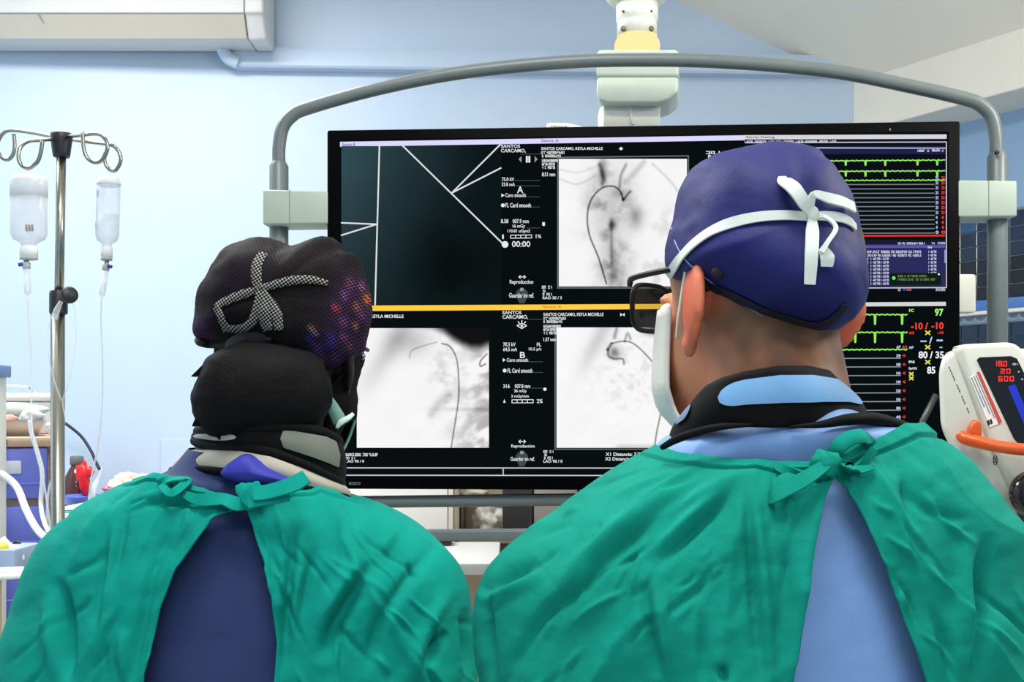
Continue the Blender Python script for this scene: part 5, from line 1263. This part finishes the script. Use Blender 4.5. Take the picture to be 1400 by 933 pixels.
# loop of cloth sticking up at the neck
lp = [P(1138, 626, .855), P(1146, 612, .85), P(1160, 601, .85), P(1178, 597, .85), P(1186, 602, .855), P(1176, 613, .86), P(1160, 622, .86), P(1148, 630, .858)]
MB().add(ribbon(lp, [Vector((-.2, -.8, .6))] * len(lp), .014, .0016, 6)).obj('tie_loop', gown_g, gn)
fl = [P(1176, 614, .855), P(1200, 600, .86), P(1225, 586, .868), P(1240, 579, .875)]
c_, n_ = cast(bvg, 1138, 646, .01); MB().add(crumple(c_, (.012, .008, .011), 3, .3)).obj('tie_knot', gown_g, gn)
# thyroid collar
topM = [(940, 566), (952, 548), (968, 530), (990, 518), (1020, 509), (1060, 502), (1100, 502), (1130, 509), (1150, 528)]
botM = [(920, 604), (945, 596), (980, 586), (1020, 583), (1060, 584), (1110, 583), (1150, 578), (1185, 574)]
V, Fc, A, B = neck_ring(topM, botM, .965, .098, .09)
blk = mat('black_collar_fabric', (10, 9, 10), .75, spec=.15, bump=.15, bscale=400)
col_o = mesh_obj('thyroid_collar', V, Fc, blk, man); mod_solidify(col_o, .006, 0)
panel_b = mat('sky_blue_panel', (108, 160, 206), .6, var=.03)
V, Fc = ring_patch(A, B, math.radians(52), math.radians(118), .16, .62, .0055)
V, Fc = ring_patch(A, B, math.radians(12), math.radians(122), .14, .60, .0055, 70); mesh_obj('collar_panel', V, Fc, panel_b, col_o)
V, Fc = ring_patch(A, B, math.radians(146), math.radians(162), .15, .55, .0055, 24, 8, .3); mesh_obj('collar_tab', V, Fc, mat('dull_blue_panel', (92, 122, 150), .6), col_o)
pip = [P(905, 612, .90), P(925, 601, .885), (P(950, 592, .875)), P(985, 584, .868), P(1030, 581, .864)]
MB().add(tube(pip, [.0025, .0035, .0035, .003, .0015], 10, 6)).obj('apron_binding', blk, ap)
pip = [P(1080, 584, .862), P(1120, 581, .862), P(1160, 574, .868), P(1195, 573, .885), P(1225, 580, .91), P(1250, 588, .94)]
MB().add(tube(pip, [.001, .003, .0052, .0055, .005, .004], 10, 6)).obj('apron_binding', blk, ap)
sharp(MB().add(surf_ribbon(bv, [(950, 378), (967, 387), (1008, 406), (1041, 422), (1082, 436), (1118, 443), (1142, 432), (1155, 416)], [10, 14, 16, 16, 16, 15, 13, 9], .0012, .001, .9)).obj('cap_trim', mat('dark_navy', (8, 9, 26), .8), cap), 30)
legs_and_sleeves(man, .975, .245, CAMZ - .055, .235, 1.02, gown_g, mat('navy_trousers', (38, 50, 96), .7))

# ================================================================== the woman on the left
YW = 1.2
wo = thing('person', 'person in teal gown over navy top with black netted cap and dark bun', 'person', (-.3, 1.18, 0))
Hw = P(398, 496, YW)
b, loc, Mw, hw = make_body(wo, Hw, math.radians(-5), 1.19, -.305, CAMZ - .115, .225, .95, .98, .070)
r_, f_, u_ = loc.T
col = np.tile(np.array([196, 150, 122.]), (len(loc), 1))
hair = np.clip(1 / (1 + np.exp(-((-f_ + .05) * 80))), 0, 1) * (u_ > -.14)
col = col * (1 - hair[:, None]) + hair[:, None] * np.array([16, 13, 13.])
paint(b, col); bits(b, wo, hw, Mw, .95)
capw = [(275, 462), (273, 430), (276, 400), (288, 377), (302, 357), (316, 340), (338, 329), (362, 326), (382, 331), (400, 338), (418, 335), (436, 327), (450, 324), (462, 330), (470, 344), (486, 351), (498, 372), (505, 400), (507, 432), (502, 462), (494, 488), (478, 503), (450, 518), (420, 522), (390, 505), (350, 486), (310, 476)]
def wr2(v): return .0035 * noise.fractal(v * 24, .9, 2, 3)
V, Fc = inflate(capw, YW, .10, .11, .2, 6, 44, .82, (392, 420), wr2)
def net_mat(name, net, base=None, attr=None, scale=1500.0, thr=.0):
    m = bpy.data.materials.new(name); m.use_nodes = True; N = m.node_tree.nodes; L = m.node_tree.links; b_ = N['Principled BSDF']
    b_.inputs['Roughness'].default_value = .75; b_.inputs['Specular IOR Level'].default_value = .12
    tc = N.new('ShaderNodeTexCoord'); mp = N.new('ShaderNodeMapping'); mp.inputs['Rotation'].default_value = (0, math.radians(35), 0); L.new(tc.outputs['Object'], mp.inputs['Vector'])
    sx = N.new('ShaderNodeSeparateXYZ'); L.new(mp.outputs[0], sx.inputs[0])
    outs = []
    for ax in ('X', 'Z'):
        a = N.new('ShaderNodeMath'); a.operation = 'MULTIPLY'; a.inputs[1].default_value = scale; L.new(sx.outputs[ax], a.inputs[0])
        s_ = N.new('ShaderNodeMath'); s_.operation = 'SINE'; L.new(a.outputs[0], s_.inputs[0]); outs.append(s_)
    ad = N.new('ShaderNodeMath'); ad.operation = 'ADD'; L.new(outs[0].outputs[0], ad.inputs[0]); L.new(outs[1].outputs[0], ad.inputs[1])
    mr = N.new('ShaderNodeMapRange'); mr.inputs['From Min'].default_value = thr - .5; mr.inputs['From Max'].default_value = thr + .7; L.new(ad.outputs[0], mr.inputs['Value'])
    mx = N.new('ShaderNodeMix'); mx.data_type = 'RGBA'; L.new(mr.outputs[0], mx.inputs['Factor'])
    mx.inputs['A'].default_value = s2l(net) + (1,)
    if attr:
        at2 = N.new('ShaderNodeAttribute'); at2.attribute_name = attr; L.new(at2.outputs['Color'], mx.inputs['B'])
    else: mx.inputs['B'].default_value = s2l(base) + (1,)
    L.new(mx.outputs['Result'], b_.inputs['Base Color'])
    bp = N.new('ShaderNodeBump'); bp.inputs['Strength'].default_value = .4; bp.inputs['Distance'].default_value = .001; bp.invert = True
    L.new(mr.outputs[0], bp.inputs['Height']); L.new(bp.outputs[0], b_.inputs['Normal'])
    return m
cw = mesh_obj('netted_cap', V, Fc, net_mat('black_net_over_print', (5, 4, 6), attr='tint', scale=2100), wo)
px_, py_ = px_of(V)
col = np.tile(np.array([14, 10, 14.]), (len(V), 1))
pur = np.maximum(1 / (1 + np.exp(-(px_ - 448 + (py_ - 420) * .25) / 9)) * (1 / (1 + np.exp(-(py_ - 372) / 8))), .45 * np.exp(-((px_ - 330) / 40) ** 2 - ((py_ - 385) / 25) ** 2))
pur = np.maximum(pur, .7 * (px_ < 292) * (py_ > 430))
col = col * (1 - pur[:, None]) + pur[:, None] * np.array([52, 22, 66.])
rs = np.random.RandomState(4)
spots = [(471, 404, (120, 70, 130), 6), (460, 422, (190, 60, 90), 5), (488, 420, (150, 100, 70), 5), (502, 409, (210, 110, 40), 6), (428, 454, (250, 190, 140), 5), (470, 440, (110, 60, 120), 6), (486, 446, (170, 130, 90), 4), (478, 388, (110, 60, 100), 7), (495, 392, (150, 80, 140), 5),
         (452, 466, (60, 50, 140), 8), (436, 480, (84, 44, 120), 9), (425, 462, (40, 44, 120), 7), (470, 462, (120, 60, 110), 5), (494, 432, (130, 70, 120), 5), (440, 496, (150, 70, 90), 5), (458, 488, (90, 46, 120), 6), (276, 445, (90, 50, 110), 5), (478, 474, (120, 80, 60), 4)]
for sx_, sy_, cc, rr_ in spots:
    k = np.clip(1.4 * np.exp(-((px_ - sx_) ** 2 * 1.3 + (py_ - sy_) ** 2 * .7) / (rr_ * rr_)), 0, 1); col = col * (1 - k[:, None]) + k[:, None] * np.array(cc, float)
top_glint = .55 * np.exp(-((py_ - (345 + (px_ - 350) * .05)) / 22) ** 2) * (px_ < 470); col += top_glint[:, None] * np.array([40, 34, 36.])  # highlight along the cap's top painted into the tint
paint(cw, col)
bvw = bvh_of(V, Fc)
net_tie = net_mat('net_over_white_tie', (18, 17, 18), (150, 152, 144), scale=2100, thr=.3)
for pts_, wd_ in (([(355, 396), (378, 389), (400, 384), (425, 383), (447, 388)], [10, 12, 13, 12, 8]), ([(355, 396), (335, 402), (315, 410), (296, 420)], [10, 13, 13, 11]), ([(354, 398), (351, 380), (352, 362), (360, 348)], [12, 15, 15, 13]),
                  ([(297, 420), (304, 436), (312, 452)], [11, 12, 14]), ([(312, 448), (330, 449), (345, 440), (352, 420), (356, 398)], [12, 13, 13, 12, 10]), ([(358, 398), (368, 412), (378, 430), (382, 452)], [10, 14, 16, 12]), ([(356, 400), (360, 425), (368, 452)], [10, 22, 16])):
    MB().add(surf_ribbon(bvw, pts_, wd_, .0012, .0012, 1.1)).obj('cap_tie', net_tie, cw)
el = [(272, 467), (290, 470), (320, 469), (345, 466), (372, 463)]
q = [cast(bvw, x, y, .001)[0] for x, y in el[1:]]
MB().add(tube([P(271, 466, 1.19), P(275, 469, 1.16)] + q, [.0045, .0045, .004, .002], 8, 6)).obj('net_elastic', mat('black_elastic', (14, 13, 15), .8), cw)
# bun in its black net, with ragged tips
hairm = mat('black_hair', (9, 8, 9), .7, var=.3, vscale=120, bump=.5, bscale=220, spec=.12)
bun = [(302, 478), (284, 492), (273, 512), (270, 530), (266, 545), (268, 562), (272, 576), (284, 592), (302, 600), (335, 602), (372, 598), (410, 592), (440, 575), (452, 545), (448, 512), (430, 484), (390, 470), (345, 468)]
V, Fc = inflate(bun, 1.12, .055, .06, 0, 5, 30, .85, None, lambda v: .003 * noise.fractal(v * 40, .9, 2, 3))
bn = mesh_obj('hair_bun', V, Fc, hairm, wo)
for pts_ in (((292, 486), (262, 516), (284, 506)), ((274, 538), (261, 546), (274, 556)), ((272, 566), (264, 584), (286, 582)), ((290, 590), (304, 604), (320, 592))):
    a, b2, c2 = [P(x - 3, y, 1.095) for x, y in pts_]
    MB().add(prism([a, b2, c2], (0, .02, 0), .0015, 1)).obj('hair_tip', hairm, bn)
hr = [(400, 490), (440, 500), (480, 492), (494, 486), (499, 492), (494, 506), (489, 530), (489, 556), (486, 572), (474, 580), (462, 600), (445, 615), (410, 612), (385, 580), (380, 530)]
V, Fc = inflate(hr, 1.215, .05, .03, 0, 5, 22, .85, None, lambda v: .002 * noise.fractal(v * 60, .9, 2, 3))
mesh_obj('nape_hair', V, Fc, hairm, wo)
# glasses arm tip, mask and its strap
MB().add(tube([hw(.07, .1, .02), hw(.076, .03, .02), hw(.074, -.02, .015)], .0025, 8, 4)).obj('glasses_arm', gl, wo)
MB().add(tube([P(492, 484, 1.2), P(497, 482, 1.2), P(498.5, 488, 1.2), P(495, 492, 1.2)], .0011, 6, 5)).obj('glasses_hinge', steel, wo)
mask_t = mat('teal_grey_mask', (120, 160, 148), .7, bump=.1)
face_mask('face_mask', hw, Mw, .95, mask_t, wo)
st_ = [P(437, 531, 1.142), P(446, 545, 1.146), P(456, 560, 1.15), P(465, 577, 1.155)]
MB().add(ribbon(st_, [Vector((.3, -.9, 0))] * 4, [.012, .013, .014, .016], .0014)).obj('mask_strap', mask_t, wo)
st_ = [P(460, 586, 1.15), P(466, 578, 1.152), P(476, 572, 1.156), P(483, 566, 1.162)]
MB().add(ribbon(st_, [Vector((.2, -.9, .3))] * 4, [.003, .007, .006, .004], .0014)).obj('mask_strap', mat('pale_mint_mask', (190, 214, 204), .7), wo)
# navy top
nav = mat('navy_top_fabric', (26, 46, 92), .8, var=.06, vscale=14, bump=.2, bscale=700)
rowsW = [(194, 652, .105, 478, 680, .10), (160, 664, .115, 530, 697, .115), (120, 690, .125, 575, 722, .125), (84, 724, .132, 610, 757, .13), (56, 766, .138, 634, 795, .135), (36, 812, .142, 645, 840, .14), (16, 868, .146, 650, 890, .14), (-2, 934, .148, 654, 940, .14), (0, 1010, .146, 645, 1010, .14), (60, 1110, .14, 600, 1110, .14), (90, 1300, .14, 580, 1300, .15), (70, 1550, .155, 600, 1550, .16), (40, 1840, .165, 630, 1840, .17)]
shr = [(265, 612, .080, 455, 625, .08), (240, 638, .090, 468, 655, .085), (212, 652, .098, 475, 676, .095)] + [(a + 20, b_ + 13, c - .022, d - 20, e + 12, g - .02) for a, b_, c, d, e, g in rowsW[1:10]]
V, Fc = drape(shr, 1.18, None, None, nt=12, nb=80, nf=30, foldamp=.0035, apex=(330, 600), seed=24)
tp = mesh_obj('navy_top', V, Fc, nav, wo)
openW = ([(328, 600), (328, 694), (312, 700), (290, 712), (270, 742), (241, 782), (221, 832), (209, 880), (198, 935), (192, 1000), (190, 2400)],
         [(331, 600), (331, 694), (340, 701), (352, 735), (368, 790), (375, 838), (380, 878), (375, 935), (378, 1000), (380, 2400)])
neckW = [(180, 660), (194, 655), (212, 650), (232, 652), (255, 662), (285, 674), (315, 683), (335, 685), (360, 677), (385, 672), (420, 668), (450, 670), (480, 682)]
cW = [([(84, 788), (91, 850), (99, 935)], -.014, 8), ([(70, 800), (72, 870), (76, 935)], .006, 10), ([(160, 717), (150, 800), (141, 880)], .006, 8), ([(148, 715), (138, 800), (130, 880)], -.005, 8), ([(178, 678), (163, 750), (147, 830)], -.004, 6),
      ([(515, 764), (480, 820), (452, 872), (440, 910)], -.011, 11), ([(500, 750), (462, 810), (434, 862)], .006, 12), ([(466, 702), (470, 750), (478, 795)], -.004, 8), ([(398, 708), (398, 766), (390, 863), (388, 935)], -.007, 6), ([(412, 706), (412, 766), (404, 863)], .004, 8),
      ([(432, 745), (418, 800), (408, 860)], -.005, 6), ([(578, 912), (600, 880), (612, 862)], -.009, 7), ([(600, 740), (560, 790), (520, 850), (500, 930)], -.005, 9), ([(620, 800), (580, 870), (560, 935)], .005, 10), ([(540, 720), (520, 760)], .004, 10),
      ([(150, 690), (120, 740), (105, 790)], .005, 9), ([(240, 700), (215, 770), (196, 850), (180, 935)], -.004, 7), ([(172, 860), (168, 935)], .005, 8), ([(196, 690), (240, 688), (280, 690)], -.006, 6), ([(636, 830), (640, 890), (638, 935)], -.008, 6)]
V, Fc = drape(rowsW, 1.18, neckW, openW, nt=26, nb=150, nf=40, creases=cW + small_creases((330, 640), -10, 660, 680, 960, 70, 6), foldamp=.008, apex=(330, 640), seed=13, band=.42)
gw = mesh_obj('surgical_gown', V, Fc, gown_w, wo); mod_solidify(gw, .0018, 1)
bvg = bvh_of(V, Fc)
sharp(MB().add(lift(bvg, [(250, 676), (275, 684), (300, 690), (325, 692), (338, 690)], [10, 16, 22, 20, 14], [.003, .007, .009, .010, .012], 1.05)).obj('gown_tie', gown_w, gw), 30)
tp_ = [P(334, 690, 1.05), P(345, 676, 1.048), P(362, 674, 1.046), P(385, 668, 1.044), P(404, 661, 1.046), P(419, 652, 1.05)]
sharp(MB().add(ribbon(tp_, [Vector((.1, -.8, .5))] * 6, [.012, .018, .017, .017, .018, .016], .0016, 6)).obj('gown_tie', gown_w, gw), 30)
tp_ = [P(338, 690, 1.048), P(352, 684, 1.046), P(372, 682, 1.046), P(396, 680, 1.05)]
sharp(MB().add(ribbon(tp_, [Vector((.1, -.9, .3))] * 4, [.01, .014, .013, .008], .0016, 6)).obj('gown_tie', gown_w, gw), 30)
sharp(MB().add(lift(bvg, [(220, 657), (238, 666), (252, 672), (236, 676), (222, 668)], [12, 14, 14, 12, 10], [.004, .008, .012, .012, .006], 1.05)).obj('tie_loop', gown_w, gw), 30)
c_, n_ = cast(bvg, 333, 690, .012); MB().add(crumple(c_, (.014, .01, .014), 6, .3)).obj('tie_knot', gown_w, gw)
# collar and neck band
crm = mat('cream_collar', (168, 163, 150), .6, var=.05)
topW = [(272, 590), (300, 586), (350, 584), (400, 584), (440, 590), (462, 602)]
botW = [(268, 603), (300, 612), (350, 614), (385, 621), (425, 639), (466, 660)]
V, Fc, A, B = neck_ring(topW, botW, 1.175, .088, .085)
cl = mesh_obj('thyroid_collar', V, Fc, blk, wo); mod_solidify(cl, .006, 0)
for a0, a1, t0, t1, rl, mm in ((112, 160, .3, .62, .25, crm), (24, 80, .12, .74, .06, mat('shaded_cream', (112, 116, 104), .6))):  # second panel: cream with its shade put into a darker colour
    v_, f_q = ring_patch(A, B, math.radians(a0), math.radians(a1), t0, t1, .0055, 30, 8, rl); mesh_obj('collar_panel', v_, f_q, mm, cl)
for E_ in (A, B):
    MB().add(tube([v + Vector((0, -.003, 0)) for v in E_[::4]], .0058, 10, 2, True)).obj('collar_piping', blk, cl)
top2 = [(262, 618), (290, 617), (330, 619), (370, 626), (420, 645), (466, 664)]
bot2 = [(236, 644), (270, 641), (320, 646), (370, 655), (420, 668), (474, 680)]
V, Fc, A, B = neck_ring(top2, bot2, 1.178, .097, .09)
nbd = mesh_obj('apron_neck_band', V, Fc, crm, wo); mod_solidify(nbd, .005, 0)
MB().add(tube([v + Vector((0, -.002, 0)) for v in B[::4]], .0045, 10, 2, True)).obj('collar_piping', blk, nbd)
rb = mat('royal_blue_cloth', (34, 42, 148), .7, bump=.2)
c0 = [(302, 648), (312, 634), (326, 625), (342, 621), (356, 628), (374, 640), (390, 650), (400, 660), (380, 666), (350, 664), (322, 658)]
V, Fc = inflate(c0, 1.082, .022, .012, 0, 4, 14, .85, None, lambda v: .003 * noise.noise(v * 60))
mesh_obj('blue_cloth', V, Fc, rb, wo)
legs_and_sleeves(wo, 1.19, -.305, CAMZ - .115, .225, .98, gown_w, mat('navy_trousers', (38, 50, 96), .7))
